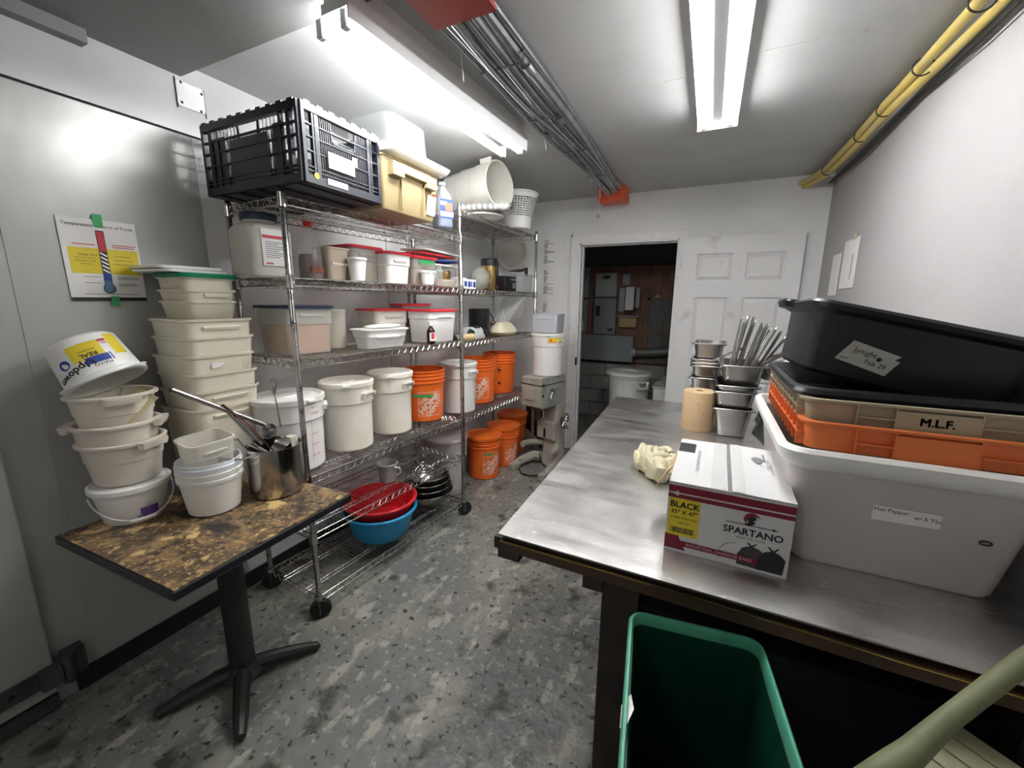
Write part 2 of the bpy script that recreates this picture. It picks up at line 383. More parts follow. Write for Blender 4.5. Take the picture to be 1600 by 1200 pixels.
# ceiling seams and patches
b = MB(); b.b2((-.9, 3.5, ZC-.0015), (.7, 3.515, ZC+.01)); b.b2((.1, 2.12, ZC-.002), (.42, 2.135, ZC+.01)); b.b2((-.6, 2.2, ZC-.002), (-.2, 2.212, ZC+.01))
struct('trim_5', b, m_ceil, smooth=0)
# cover plate high on left wall
t = thing('junction_cover', 'flat white painted square cover plate high on the left wall near the ceiling', 'cover plate', (XL+.001, 1.208, 2.425))
MB().loft([(0, .052, .056, .012), (.006, .05, .054, .012)], T=Matrix.Rotation(PI/2, 4, 'Y')).build('plate', m_wall, t)
MB().b2((0, -.058, -.06), (.003, -.054, .06)).b2((0, .0555, -.065), (.003, .058, .05)).build('shadow_gap', m_darkgap, t, smooth=0)
for (y, z) in ((-.035, .045), (.045, .03), (-.04, -.035), (.035, -.045)):
    MB().b2((.005, y-.004, z-.005), (.008, y+.004, z+.005)).build('screw', m_darkgap, t, smooth=0)

# ================================================================== BACK ROOM
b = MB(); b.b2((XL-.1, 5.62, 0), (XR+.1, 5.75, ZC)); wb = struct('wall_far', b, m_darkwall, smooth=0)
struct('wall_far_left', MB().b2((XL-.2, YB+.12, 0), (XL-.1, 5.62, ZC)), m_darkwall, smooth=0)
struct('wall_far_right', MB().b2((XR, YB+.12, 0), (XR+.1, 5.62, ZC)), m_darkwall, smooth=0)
k = 0
blk = MB().b2((.005, -.02, .005), (.385, .03, .185)).mesh('block', m_block, 0)
for r in range(4):
    for i in range(8):
        x = XL-.05+i*.39+(.195 if r % 2 else 0)
        if x > XR-.4: continue
        o = bpy.data.objects.new('block', blk); C.objects.link(o); o.parent = wb; o.location = (x, 5.6, .0+r*.19)
t = thing('plywood_board', 'dark brown plywood board behind the electrical boxes in the dark room', 'board', (-1.0, 5.585, .78))
MB().b2((-.85, 0, .0), (.75, .018, 1.25)).build('sheet', m_ply, t, smooth=0)
def ebox(x0, x1, z0, z1, dep, M, lab, cat='electrical box', parts=()):
    t = thing('electrical_box', lab, cat, ((x0+x1)/2, 5.58, z0))
    w_ = x1-x0; hh = z1-z0
    MB().b2((-w_/2, -dep, 0), (w_/2, 0, hh)).build('box', M, t, smooth=0, bevel=.004)
    MB().b2((-w_/2+.012, -dep-.006, .012), (w_/2-.012, -dep, hh-.012)).build('door', M, t, smooth=0, bevel=.002)
    for (nm, a, c_, p, q, M2) in parts:
        MB().b2((a, -dep-.01, p), (c_, -dep-.005, q)).build(nm, M2, t, smooth=0)
    return t
ebox(-1.40, -1.12, 1.635, 1.94, .1, m_greyl, 'light grey upper electrical box with a dark nameplate in the dark room', parts=[('nameplate', -.04, .05, .23, .27, m_ink)])
ebox(-1.405, -1.115, 1.15, 1.625, .1, m_grey, 'grey tall switch box with a side lever below the light grey box', parts=[('lever', -.12, -.06, .24, .37, m_ink), ('nameplate', .05, .12, .04, .08, m_ink)])
ebox(-1.66, -1.50, 1.62, 2.02, .1, m_grey, 'grey electrical box at the left edge of the doorway, upper of its pair', parts=[('label', -.02, .01, .18, .25, m_paper)])
ebox(-1.68, -1.50, 1.15, 1.60, .1, m_grey, 'grey electrical box at the left edge of the doorway with a white tag', parts=[('tag', -.02, .05, .04, .16, m_paper), ('lever', -.05, -.02, .3, .4, m_ink)])
ebox(-1.75, -.86, .80, 1.14, .14, m_grey, 'long grey steel wiring trough under the switch boxes', 'wiring trough')
t = thing('telephone_terminal', 'white and black telephone terminal blocks with loose wires on the plywood', 'terminal block', (-.96, 5.585, 1.45))
MB().b2((-.13, -.06, 0), (-.06, 0, .30)).b2((.08, -.06, .05), (.13, 0, .30)).build('terminal', m_greyl, t, smooth=0)
MB().b2((-.045, -.08, .02), (.06, -.0, .31)).build('cover', m_paper, t, smooth=0)
MB().b2((-.055, -.075, .18), (-.035, 0, .31)).b2((.06, -.075, .0), (.075, 0, .3)).b2((-.05, -.07, -.02), (.03, 0, .02)).build('bracket', m_ink, t, smooth=0)
t = thing('paper_note', 'small pale note pinned above the telephone terminals', 'note', (-1.02, 5.58, 1.79)); MB().b2((-.045, -.004, 0), (.045, 0, .14)).build('sheet', m_greyl, t, smooth=0)
t = thing('brown_box', 'small tan box on a ledge under the telephone terminals', 'box', (-.96, 5.585, 1.25)); MB().b2((-.11, -.08, 0), (.11, 0, .12)).build('box', m_card, t, smooth=0); MB().b2((-.14, -.1, .13), (.14, 0, .145)).build('ledge', m_greyl, t, smooth=0)
t = thing('window_opening', 'murky boarded window with a brown frame in the dark room', 'window', (-.52, 5.58, .80))
MB().b2((-.19, -.01, .0), (.28, 0, .80)).build('pane', mat('murky_pane', (.10, .11, .10), .5), t, smooth=0)
MB().b2((-.22, -.03, 0), (-.19, 0, .83)).b2((-.22, -.03, .80), (.30, 0, .83)).b2((-.02, -.03, 0), (.0, 0, .55)).b2((-.19, -.03, .36), (.28, 0, .38)).build('frame', m_ply, t, smooth=0)
t = thing('vent_duct', 'grey flexible duct leaving the wiring trough behind the trash can', 'duct', (-.86, 5.5, .93))
pts = [(i*.05, -.02, .0+.10*(i/14)**2.2) for i in range(15)]
MB().tube(pts, [.05+.006*(i % 2) for i in range(15)], 14).build('hose', mat('grey_duct', (.2, .2, .19), .5, .4), t)
MB().tube([(-.02, -.02, 0), (.03, -.02, 0)], .065, 14).build('collar', m_greyl, t)
t = thing('pull_knob', 'small pale metal knob on the plywood right of the terminals', 'knob', (-.62, 5.57, 1.63)); MB().box((0, 0, 0), (.06, .02, .06), Matrix.Rotation(PI/4, 4, 'Y')).build('knob', m_greyl, t, smooth=0)
# white trash can seen through the doorway
t = thing('trash_can', 'large round white trash can with lid inside the doorway', 'trash can', (-.80, 4.92, 0), .2)
MB().lathe([(0, 0), (.19, 0), (.20, .01), (.235, .70), (.25, .705), (.25, .73), (0, .73)], 36).build('body', m_white, t)
MB().lathe([(.0, .755), (.10, .757), (.11, .77), (.2, .775), (.262, .765), (.268, .74), (.262, .73), (0, .73)], 36).build('lid', m_white, t)
for s in (-1, 1):
    MB().b2((-.07, s*.265-.012, .60), (-.05, s*.265+.012, .69)).b2((.05, s*.265-.012, .60), (.07, s*.265+.012, .69)).b2((-.07, s*.275-.01, .67), (.07, s*.275+.01, .69)).b2((-.07, s*.275-.01, .60), (.07, s*.275+.01, .615)).build('handle', m_white, t, smooth=0).rotation_euler = (0, 0, PI/2-1.0)
t = thing('storage_box', 'white plastic box with a lid beside the trash can inside the doorway', 'storage box', (-.335, 4.95, 0), 0)
square_tub(t, .34, .4, .62, m_white, .02, .03); flat_lid(t, .36, .42, .635, m_white)
t = thing('wrapped_bundle', 'crumpled clear bag on the white box inside the doorway', 'bag', (-.32, 4.95, .645))
MB().lathe([(0, 0), (.09, .0), (.12, .04), (.10, .09), (.04, .12), (0, .125)], 9).build('bag', m_greyl, t, smooth=0)

# ================================================================== LIGHTS
def fixture(lab, p0, p1, z, w_, tubes, drop, hang, m_tube=m_tube):
    a, c_ = Vector(p0), Vector(p1); mid = (a+c_)/2; d = c_-a; L_ = d.length; ang = math.atan2(d.y, d.x)
    t = thing('fluorescent_light', lab, 'ceiling light', (mid.x, mid.y, z), ang, None)
    if hang:   # strip body with a lip on the pipe side, open tube on the shelf side
        MB().b2((-L_/2-.02, -.075, .03), (L_/2+.02, .04, .06)).build('reflector', m_fix, t, smooth=0)
        MB().b2((-L_/2-.02, -.082, -.004), (L_/2+.02, -.075, .075)).build('lip', m_fix, t, smooth=0)
        MB().b2((-L_/2-.02, -.06, .06), (L_/2+.02, .025, ZC-z)).build('housing', m_fix, t, smooth=0)
    else:
        MB().add([(x, y, zz) for x in (-L_/2-.01, L_/2+.01) for (y, zz) in ((-w_/2, ZC-z), (-w_/2, .018), (-.03, .030), (-.024, .026), (.024, .026), (.03, .030), (w_/2, .018), (w_/2, ZC-z))],
                 [(i, i+1, i+9, i+8) for i in range(7)]+[(7, 0, 8, 15), tuple(range(8)), tuple(range(15, 7, -1))]).build('housing', m_fix, t, smooth=0)
        MB().b2((-L_/2, -.022, .0), (L_/2, .022, .026)).build('ballast_cover', mat('grey_ballast', (.10, .10, .105), .4), t, smooth=0)
        for s in (-1, 1): MB().b2((s*(L_/2+.014)-.006, -w_/2, -.022), (s*(L_/2+.014)+.006, w_/2, ZC-z)).build('end_cap', m_fix, t, smooth=0)
    for y in tubes:
        MB().tube([(-L_/2+.012, y, 0), (L_/2-.012, y, 0)], .019, 14).build('tube', m_tube, t)
        for s in (-1, 1):
            MB().b2((s*L_/2-.012, y-.014, -.02), (s*L_/2+.012, y+.014, .035)).build('socket', m_fix, t, smooth=0, bevel=.004)
    return t
fixture('hanging two-tube fluorescent light above the wire shelving, left of the ceiling pipes', (-1.165, 1.115, 0), (-1.12, 2.34, 0), 2.41, .11, (-.045, .066), 0, True)
fixture('two-tube fluorescent light on the ceiling above the steel table', (-.055, 1.36, 0), (-.058, 2.585, 0), 2.475, .19, (-.06, .06), 0, False)

fixture('two-tube fluorescent light on the ceiling behind the viewpoint', (-.7, -1.45, 0), (-.7, -.25, 0), 2.475, .19, (-.06, .06), 0, False, mat('dim_fluorescent_tube', (1.0, .95, .93), .5, emit=TUBE*.28))
# conduits
t = thing('conduit_bundle', 'bundle of grey metal conduits strapped along the ceiling between the two red boxes', 'conduits', (-.85, 1.2, 2.5))
def wob(x0, x1, z0, r, seed, L_=2.55, amp=.012):
    rn = random.Random(seed); pts = []
    a, c_ = rn.uniform(0, 6), rn.uniform(.8, 1.6)
    for i in range(22):
        u = i/21; pts.append((x0+(x1-x0)*u+amp*math.sin(a+c_*u*6), L_*u, z0+.006*math.sin(a*2+u*7)))
    return MB().tube(pts, r, 10)
for i, (x0, x1, z0, r, am) in enumerate(((-.10, -.05, -.015, .011, .012), (-.075, -.03, .0, .010, .016), (-.05, -.02, -.02, .012, .008), (-.02, .0, .005, .014, .01), (.01, .015, -.015, .012, .012), (.04, .03, -.005, .016, .014), (.085, .055, .012, .022, .01), (.115, .07, .02, .011, .006), (-.02, -.01, -.035, .009, .02))):
    wob(x0, x1, z0, r, i*3+1, amp=am).build('conduit', m_conduit, t)
for y in (.45, .95, 1.45, 2.0, 2.4):
    MB().b2((-.10+.02*y, y-.006, -.032), (.11-.02*y, y+.006, -.030)).b2((.11-.02*y, y-.006, -.032), (.112-.02*y, y+.006, .05)).build('strap', m_hinge, t, smooth=0)
for (x, y) in ((-.09, .5), (.08, .55), (.05, 1.05), (-.07, 1.2)):
    MB().tube([(x, y-.03, 0), (x, y+.03, 0.0)], .021, 12).build('coupling', m_conduit, t)
for (x, y, l) in ((-.12, .35, .10), (-.10, 1.2, .09), (-.05, 2.0, .07), (-.06, 2.35, .10)):
    MB().tube([(x, y, 0), (x+.005, y, -.04), (x+.012, y, -l)], .0018, 5).build('zip_tie', m_fix, t)
t = thing('junction_box', 'dark red steel junction box on the ceiling at the near end of the conduits', 'junction box', (-.765, 1.12, 2.40))
MB().b2((-.105, -.13, .012), (.105, .125, ZC-2.40)).build('box', m_redbox, t, smooth=0)
MB().b2((-.11, -.135, 0), (.11, .13, .012)).build('cover', m_redbox, t, smooth=0)
t = thing('junction_box', 'orange-red steel junction box at the far end of the conduits above the doorway', 'junction box', (-.87, 3.87, 2.425), -.12)
MB().b2((-.115, -.05, 0), (.115, .10, ZC-2.425)).build('box', m_orbox, t, smooth=0)
MB().b2((-.12, -.056, .005), (.12, -.05, .12)).build('cover', m_orbox, t, smooth=0)
for x in (-.02, .01): MB().b2((x, -.058, .055), (x+.008, -.055, .065)).build('screw', m_paper, t, smooth=0)
t = thing('pull_cord', 'thin cord with a small ring hanging beside the far orange box', 'cord', (-.97, 3.78, 2.52))
MB().tube([(0, 0, 0), (.0, 0, -.1), (.004, 0, -.2)], .0025, 5).build('cord', m_fix, t)
MB().tube([(.012*math.cos(a), 0, -.212+.012*math.sin(a)) for a in [i*PI/6 for i in range(12)]], .003, 5, closed=True).build('ring', m_hinge, t)
# yellow pipes right
def pipe(name, lab, dx, dz, r, M, cat, grp=None, ext=None):
    t = thing(name, lab, cat, (.66, 3.0, 2.48), 0, grp)
    P_ = [(.56, 4.12), (.60, 4.05), (.655, 3.75), (.672, 3.2), (.676, 2.7), (.69, 2.4), (.705, 2.0), (.70, 1.4), (.70, .2)]
    pts = []
    for i in range(len(P_)-1):
        for k_ in range(4):
            u = k_/4; pts.append((P_[i][0]*(1-u)+P_[i+1][0]*u, P_[i][1]*(1-u)+P_[i+1][1]*u))
    pts = [(x-.66+dx(y), y-3.0, dz(y)) for (x, y) in pts]
    MB().tube(pts, r, 12).build('pipe', M, t); return t
t = pipe('gas_pipe', 'upper yellow jacketed pipe along the right wall and ceiling corner', lambda y: -.012-.03*max(0, min(1, (2.6-y))), lambda y: .015, .019, m_ytube, 'pipe')
t = pipe('gas_pipe', 'lower yellow jacketed pipe along the right wall and ceiling corner', lambda y: .012+.01*max(0, min(1, (2.6-y))), lambda y: -.012, .019, m_ytube, 'pipe')
for y in (3.75, 3.1, 2.75, 2.35, 1.95):
    x = .01 if y < 3.3 else -.01
    MB().tube([(x+.034*math.cos(a), y-3.0, .0+.032*math.sin(a)) for a in [i*PI/8 for i in range(16)]], .003, 5, closed=True).build('pipe_strap', m_ink, t)
t = thing('black_cables', 'thin black cables sagging beside the yellow pipes', 'cable', (.7, 3.0, 2.45))
for (o, q) in ((.02, .0), (.035, -.03), (.028, -.015)):
    MB().tube([(o-.01, 1.0, 0), (o, .3, -.01+q*.5), (o+.005, -.4, 0), (o+.01, -.9, q), (o+.01, -1.6, .0+q), (o+.01, -2.8, .02)], .0035, 5).build('cable', m_ink, t)

# ================================================================== PAPERS
t = thing('food_safety_poster', 'laminated food temperature poster with a thermometer taped to the left wall', 'poster', (XL+.004, .815, 1.695), 0)
t.rotation_euler = (math.radians(0.5), 0, 0)
mp = lambda e: plane((e, 0, 0), (0, 1, 0), (0, 0, 1))
MB().b2((0, -.115, -.152), (.0015, .115, .152)).build('sheet', m_paper, t, smooth=0)
b = MB().rect(-.10, -.05, .108, .045, mp(.0022)); b.build('yellow_band', m_yellow, t, smooth=0)
b = MB().rect(-.115, -.152, .115, -.139, mp(.0024)).build('footer', m_ink, t, smooth=0)
MB().text('Temperature Control of Foods', .0165, mp(.003), 0, .128).text('Danger Zone', .010, mp(.003), -.045, .02).text('bacteria grow rapidly in', .0065, mp(.003), -.055, .008).text('this temperature range', .0065, mp(.003), -.055, -.003).text('discard food', .0065, mp(.003), -.055, -.014)\
    .text('Do not leave', .009, mp(.003), .058, .02).text('hazardous foods', .009, mp(.003), .06, .005).text('in the Danger Zone', .009, mp(.003), .062, -.010).build('lettering', m_ink, t, smooth=0)
b = MB()
for (u0, u1, v) in ((-.07, -.02, -.062), (.03, .10, -.062), (.03, .10, -.068), (-.07, -.02, -.085), (.03, .09, -.088), (.03, .085, -.094), (-.075, .095, -.128)): b.rect(u0, v, u1, v+.002, mp(.003))
b.build('small_print', m_gink, t, smooth=0)
MB().rect(-.085, .056, -.02, .059, mp(.003)).rect(.03, .06, .105, .063, mp(.003)).rect(.03, .052, .10, .055, mp(.003)).build('red_print', m_rink, t, smooth=0)
MB().rect(-.012, -.10, .012, .112, mp(.0034)).poly([(.019*math.cos(a), -.105+.019*math.sin(a)) for a in [i*PI/8 for i in range(16)]], mp(.0034)).build('thermometer_outline', m_ink, t, smooth=0)
MB().rect(-.010, .035, .010, .108, mp(.0038)).build('thermometer_red', m_rink, t, smooth=0)
MB().rect(-.010, -.075, .010, -.045, mp(.0038)).build('thermometer_blue', m_bink, t, smooth=0)
MB().rect(-.010, -.10, .010, -.075, mp(.0038)).poly([(.016*math.cos(a), -.105+.016*math.sin(a)) for a in [i*PI/8 for i in range(16)]], mp(.0040)).build('thermometer_bulb', m_lbink, t, smooth=0)
b = MB()
for i in range(5): v = -.04+i*.0155; b.poly([(-.010, v+.004), (.010, v-.008), (.010, v-.001), (-.010, v+.011)], mp(.0042))
b.build('thermometer_stripe', m_paper, t, smooth=0)
MB().rect(-.014, .125, .014, .172, mp(.005)).build('tape', m_tape, t, smooth=0); MB().rect(-.002, -.172, .024, -.135, mp(.005)).build('tape', m_tape, t, smooth=0)
for i, (z0, z1, n, lab) in enumerate(((1.92, 2.20, 13, 'topmost laminated text sheet on the back wall beside the doorway'), (1.60, 1.905, 11, 'middle laminated text sheet on the back wall beside the doorway'), (1.32, 1.585, 5, 'lowest laminated text sheet on the back wall behind the stacked tub'))):
    t = thing('notice_sheet', lab, 'notice', (-1.51, YB-.004, z0))
    MB().b2((-.12, -.002, 0), (.115, 0, z1-z0)).build('sheet', m_paper, t, smooth=0)
    b = MB(); rn = random.Random(i); M2 = plane((0, -.003, 0), (1, 0, 0), (0, 0, 1)); v = z1-z0-.03
    for j in range(n*2):
        l = rn.choice((.03, .035, .04, .05, .11)) if i < 2 else rn.choice((.04, .05, .03))
        if v < .02: break
        b.rect(-.09, v, -.09+l, v+.005, M2); v -= .0095 if rn.random() > .15 else .02
    b.build('print', m_gink, t, smooth=0)
t = thing('wall_sheet', 'two faint white sheets taped high on the right wall near the back corner', 'notice', (XR-.002, 3.35, 1.66), 0)
MB().b2((-.003, -.16, 0), (0, .14, .30)).build('sheet', m_paper, t, smooth=0); MB().b2((-.004, .20, -.04), (0, .40, .24)).build('sheet', m_paper, t, smooth=0)
MB().b2((-.005, -.09, .29), (-.003, -.03, .33)).build('tape', m_beige, t, smooth=0)
MB().tube([(-.004, -.08, .05), (-.004, -.085, .2)], .003, 5).build('mark', m_gink, t)

# ================================================================== WIRE RACKS
def rackframe(a, c_):
    a, c_ = Vector((*a, 0)), Vector((*c_, 0)); u = (c_-a); L_ = u.length; u.normalize(); n = Vector((-u.y, u.x, 0))
    ang = math.atan2(u.y, u.x)
    return (lambda s, o, z=0: tuple(a+u*s+n*o+Vector((0, 0, z)))), ang, L_
RK1, A1, L1 = rackframe((-1.62, 1.205), (-1.52, 2.39))
RK2, A2, L2 = rackframe((-1.553, 2.435), (-1.50, 3.65))
Z1 = [1.97, 1.645, 1.29, .735, .45, .11]; Z2 = [2.15, 1.64, 1.27, .715]
def shelf_mesh(L_, D):
    f = MB(); q = .0032
    for z in (0, -.032):
        r_ = .0038
        f.tube([(0, 0, z), (L_, 0, z), (L_, D, z), (0, D, z)], r_, 6, closed=True)
    def zig(p, d, n):
        pts = []
        for i in range(2*n+1): pts.append(Vector(p)+Vector(d)*(i/(2*n))+Vector((0, 0, 0 if i % 2 else -.032)))
        f.tube(pts, .0024, 4)
    zig((0, 0, 0), (L_, 0, 0), 24); zig((0, D, 0), (L_, 0, 0), 24); zig((0, 0, 0), (0, D, 0), 9); zig((L_, 0, 0), (0, D, 0), 9)
    for x in (0, L_):
        for y in (0, D): f.lathe([(.016, -.045), (.0195, -.045), (.0175, .012), (.016, .012)], 14, c=(x, y, 0))
    d = MB(); n = int(L_/.024)
    for i in range(1, n): d.tube([(L_*i/n, 0, -.001), (L_*i/n, D, -.001)], .0016, 4)
    for k_ in (.28, .72): 
        d.tube([(0, D*k_, -.005), (L_, D*k_, -.005)], .0028, 5)
        pts = [(L_*i/48, D*k_, -.004 if i % 2 else -.022) for i in range(49)]; d.tube(pts, .002, 4); d.tube([(0, D*k_, -.024), (L_, D*k_, -.024)], .0028, 5)
    return f.mesh('shelf', m_chrome, 40, fix=False), d.mesh('wire_deck', m_wire, 40, fix=False)
def rack(lab, RK, ang, L_, D, zs, ztop, zbot, casters):
    t = thing('wire_rack', lab, 'wire shelving', RK(0, 0), ang)
    fm, dm = shelf_mesh(L_, D)
    for z in zs:
        o = bpy.data.objects.new('shelf', fm); C.objects.link(o); o.parent = t; o.location = (0, 0, z)
        o2 = bpy.data.objects.new('wire_deck', dm); C.objects.link(o2); o2.parent = o; o2['kind'] = 'stuff'
    for x in (0, L_):
        for y in (0, D):
            b = MB().lathe([(0, zbot), (.0125, zbot), (.0125, ztop-.006), (.009, ztop), (0, ztop)], 14, c=(x, y, 0))
            z = zbot+.06
            while z < ztop-.05: b.lathe([(.0125, z-.002), (.0132, z), (.0125, z+.002)], 14, c=(x, y, 0)); z += .1
            b.build('post', m_post, t, fix=False)
            if casters:
                c_ = MB().tube([(x, y, zbot+.01), (x, y, .085)], .01, 8); c_.b2((x-.018, y-.018, .075), (x+.018, y+.018, .088)); c_.b2((x-.02, y-.03, .03), (x-.016, y+.02, .08)); c_.b2((x+.016, y-.03, .03), (x+.02, y+.02, .08))
                co = c_.build('caster', m_hinge, t, smooth=0)
                MB().lathe([(0, -.014), (.044, -.015), (.050, -.010), (.050, .010), (.044, .015), (0, .015)], 28, T=Matrix.Translation((x, y-.006, .051)) @ Matrix.Rotation(1.0, 4, 'Z') @ Matrix.Rotation(PI/2, 4, 'Y')).build('wheel', m_blackr, co)
            else: MB().lathe([(0, 0), (.018, 0), (.016, .02), (0, .02)], 12, c=(x, y, 0)).build('foot', m_blackr, t)
    return t
rack('chrome wire rack on casters nearest the camera, left wall', RK1, A1, L1, .42, Z1, 2.0, .10, True)
rack('taller chrome wire rack at the far end beside the mixer', RK2, A2, L2, .46, Z2, 2.19, .015, False)

# ================================================================== CONTAINER BUILDERS
def round_bin(lab, loc, rz, r, h, M=m_bin, marks=False, lid=True, group=None, fill=None):
    t = thing('round_bin', lab, 'food bin', loc, rz, group)
    MB().lathe([(0, 0), (r-.02, 0), (r-.012, .01), (r-.008, h*.70), (r, h*.715), (r+.002, h-.01), (r-.004, h-.008), (r-.012, h*.7), (r-.018, .02), (0, .02)], 44).build('body', M, t)
    for s in (0, PI):
        MB().b2((-.05, r-.004, h*.84), (.05, r+.016, h*.86)).b2((-.05, r-.004, h*.80), (-.04, r+.012, h*.84)).b2((.04, r-.004, h*.80), (.05, r+.012, h*.84)).build('handle', M, t, smooth=0).rotation_euler = (0, 0, s+.9)
    if lid:
        MB().lathe([(r+.004, h-.02), (r+.008, h-.018), (r+.008, h+.004), (r-.003, h+.010), (r-.012, h+.006), (r-.02, h-.002), (.04, h+.0), (.035, h+.006), (0, h+.007)], 44)\
            .b2((-.02, -r-.022, h-.01), (.02, -r, h-.002)).build('lid', M, t)
    if marks:
        mp_ = cylmap(lambda v: r-.010 if v < h*.7 else r); b = MB()
        b.rect(-.0012, .05, .0002, h*.9, mp_)
        for i, v in enumerate([h*.88, h*.80, h*.66, h*.51, h*.36, h*.21]):
            b.rect(0, v, .012, v+.003, mp_); b.text('%d QT' % (22-4*i if i else 22), .013, mp_, .03, v+.001)
        b.build('scale_marks', m_rink, t, smooth=0)
    return t
def pail(lab, loc, rz=0, lid=False, logo=True, tape=None, group=None, M=m_orange, prints=None, R0=.135, R1=.15, h=.37):
    t = thing('orange_pail', lab, 'bucket', loc, rz, group)
    rf = lambda v: R0+(R1-R0)*v/h
    p = [(0, 0), (R0-.01, 0), (R0, .008)]
    for z in (h*.76, h*.835, h*.905):
        p += [(rf(z)-.001, z-.004), (rf(z)+.008, z), (rf(z)+.008, z+.008), (rf(z), z+.012)]
    p += [(R1, h-.012), (R1+.009, h-.01), (R1+.009, h), (R1-.003, h), (R0-.003, .012), (0, .012)]
    MB().lathe(p, 44).build('body', M, t)
    if lid:
        l = MB().lathe([(R1+.004, h-.016), (R1+.014, h-.014), (R1+.014, h+.008), (R1+.006, h+.012), (R1-.004, h+.002), (0, h+.003)], 44)
        l.b2((-.13, -.006, h+.001), (.13, .006, h+.008)); l.build('lid', m_orangel, t)
    if logo:
        mp_ = cylmap(rf); cx, cy, q = 0.0, h*.36, .084
        b = MB()
        for (u0, v0, u1, v1) in ((-q, -q, q, -q+.0035), (-q, q-.0035, q, q), (-q, -q, -q+.0035, q), (q-.0035, -q, q, q)): b.rect(cx+u0, cy+v0, cx+u1, cy+v1, mp_, 8)
        d = PI/4
        def tt(s_, size, off, sh, sx=1, bo=0): b.text(s_, size, mp_, cx-off*math.sin(d)+sh*math.cos(d), cy+off*math.cos(d)+sh*math.sin(d), d, sx=sx, bold=bo)
        tt('THE', .036, .048, -.020, 1.1, .05); tt('HOME', .062, .004, 0, 1.05, .055); tt('DEPOT', .046, -.043, 0, 1.0, .05)
        b.build('lettering', m_print, t, smooth=0)
    if tape:
        b = MB(); b.rect(tape[0], tape[2], tape[1], tape[3], cylmap(rf, .002), 8); b.build('tape', m_tape, t, smooth=0)
    if prints:
        mp_ = cylmap(rf); b = MB()
        b.poly([(-.02, .24), (-.01, .235), (0, .24), (.012, .236), (.02, .225), (.012, .228), (.018, .205), (.010, .218), (.0, .205), (-.002, .222), (-.012, .205), (-.01, .225)], mp_)
        b.rect(-.022, .252, .022, .256, mp_).rect(-.01, .09, .012, .115, mp_).rect(-.018, .195, .018, .199, mp_)
        b.build('warning_print', m_ink, t, smooth=0)
    return t
def lidded(lab, loc, rz, w, d, h, lidM, bodyM=m_milkt, content=None, ch=.7, cat='food box', taper=.014, group=None, sh=.6, name='food_box', r=.03):
    t = thing(name, lab, cat, loc, rz, group)
    square_tub(t, w, d, h, m_boxt if content else bodyM, taper, r, sh=h*sh)
    if lidM: flat_lid(t, w+.022, d+.022, h+.003, lidM, r+.008)
    if content:
        e = taper
        MB().loft([(.012, w/2-e-.008, d/2-e-.008, r*.7), (h*ch, w/2-e-.006, d/2-e-.006, r*.8)]).build('contents', content, t)
    return t

# ================================================================== TOP SHELF
Zt = Z1[0]+.004
# black folding crate
t = thing('folding_crate', 'black slatted folding crate on the top shelf nearest the camera', 'crate', (-1.735, 1.37, 1.995), 0)
cw, cd, ch = .60, .40, .28
def slatwall(L_, h, seedlab, handle=True, dense=True):
    """wall of a crate in the xz plane, centred on x, from z=0"""
    b = MB(); T_ = .006
    def bar(x0, z0, x1, z1, dy=.006): b.b2((x0, -dy, z0), (x1, dy, z1))
    bar(-L_/2, 0, L_/2, .03, .009); bar(-L_/2, h-.028, L_/2, h, .011)
    for x in (-L_/2, L_/2-.014): bar(x, 0, x+.014, h, .01)
    for x in (-L_/2+.05, -L_/2+.062, L_/2-.062, L_/2-.05, -.13*L_/.4, .13*L_/.4): bar(x-.004, .03, x+.004, h-.028, .008)
    for z in (.045, .06, .115, .165, .21): bar(-L_/2, z-.0025, L_/2, z+.0025, .007)
    n = int(L_/.014)
    for i in range(n):
        x = -L_/2+.07+(L_-.14)*i/(n-1)
        if abs(x) < .062 and handle: bar(x-.0016, .03, x+.0016, h*.62, .003)
        elif i % 2 or dense: bar(x-.0018, .03, x+.0018, h-.03, .003)
    if handle:
        b.tube([(-.065, 0, h-.035), (-.06, 0, h*.66), (-.05, 0, h*.62), (.05, 0, h*.62), (.06, 0, h*.66), (.065, 0, h-.035)], .005, 6)
    m_ = int(L_/.055)
    for i in range(m_):
        x = -L_/2+.03+(L_-.06)*i/(m_-1); bar(x-.017, h-.002, x+.012, h+.006, .012)
    return b
sp = slatwall(cw, ch, 0, True, False).build('long_side', m_navycrate, t, smooth=0, fix=False); sp.location = (0, -cd/2, 0)
sp2 = sp.copy(); C.objects.link(sp2); sp2.location = (0, cd/2, 0)
e1 = slatwall(cd, ch, 0, True, True).build('short_side', m_navycrate, t, smooth=0, fix=False); e1.location = (cw/2, 0, 0); e1.rotation_euler = (0, 0, PI/2)
e2 = e1.copy(); C.objects.link(e2); e2.location = (-cw/2, 0, 0)
b = MB().b2((-cw/2, -cd/2, 0), (cw/2, cd/2, .008))
for i in range(5): b.b2((-cw/2+.02+i*.12, -cd/2, -.006), (-cw/2+.08+i*.12, cd/2, 0))
b.build('base', m_navycrate, t, smooth=0)
for s in (-1, 1): MB().b2((-.12, s*(cd/2)-.004, .03), (.12, s*(cd/2)+.004, .2)).build('solid_panel', m_black, t, smooth=0)
MB().b2((-cw/2+.07, -cd/2-.003, .03), (-.15, -cd/2+.003, .22)).b2((.15, -cd/2-.003, .03), (.20, -cd/2+.003, .22)).build('solid_panel', m_black, t, smooth=0)
MB().b2((cw/2+.010, -.09, .075), (cw/2+.012, .045, .135)).build('label', mat('pale_yellow_label', (.70, .65, .38), .6), t, smooth=0)
MB().b2((cw/2+.010, .035, .115), (cw/2+.013, .06, .15)).build('sticker', m_paper, t, smooth=0)
MB().b2((cw/2+.010, -.10, .012), (cw/2+.0125, .0, .034)).build('barcode_label', m_paper, t, smooth=0)
b = MB(); 
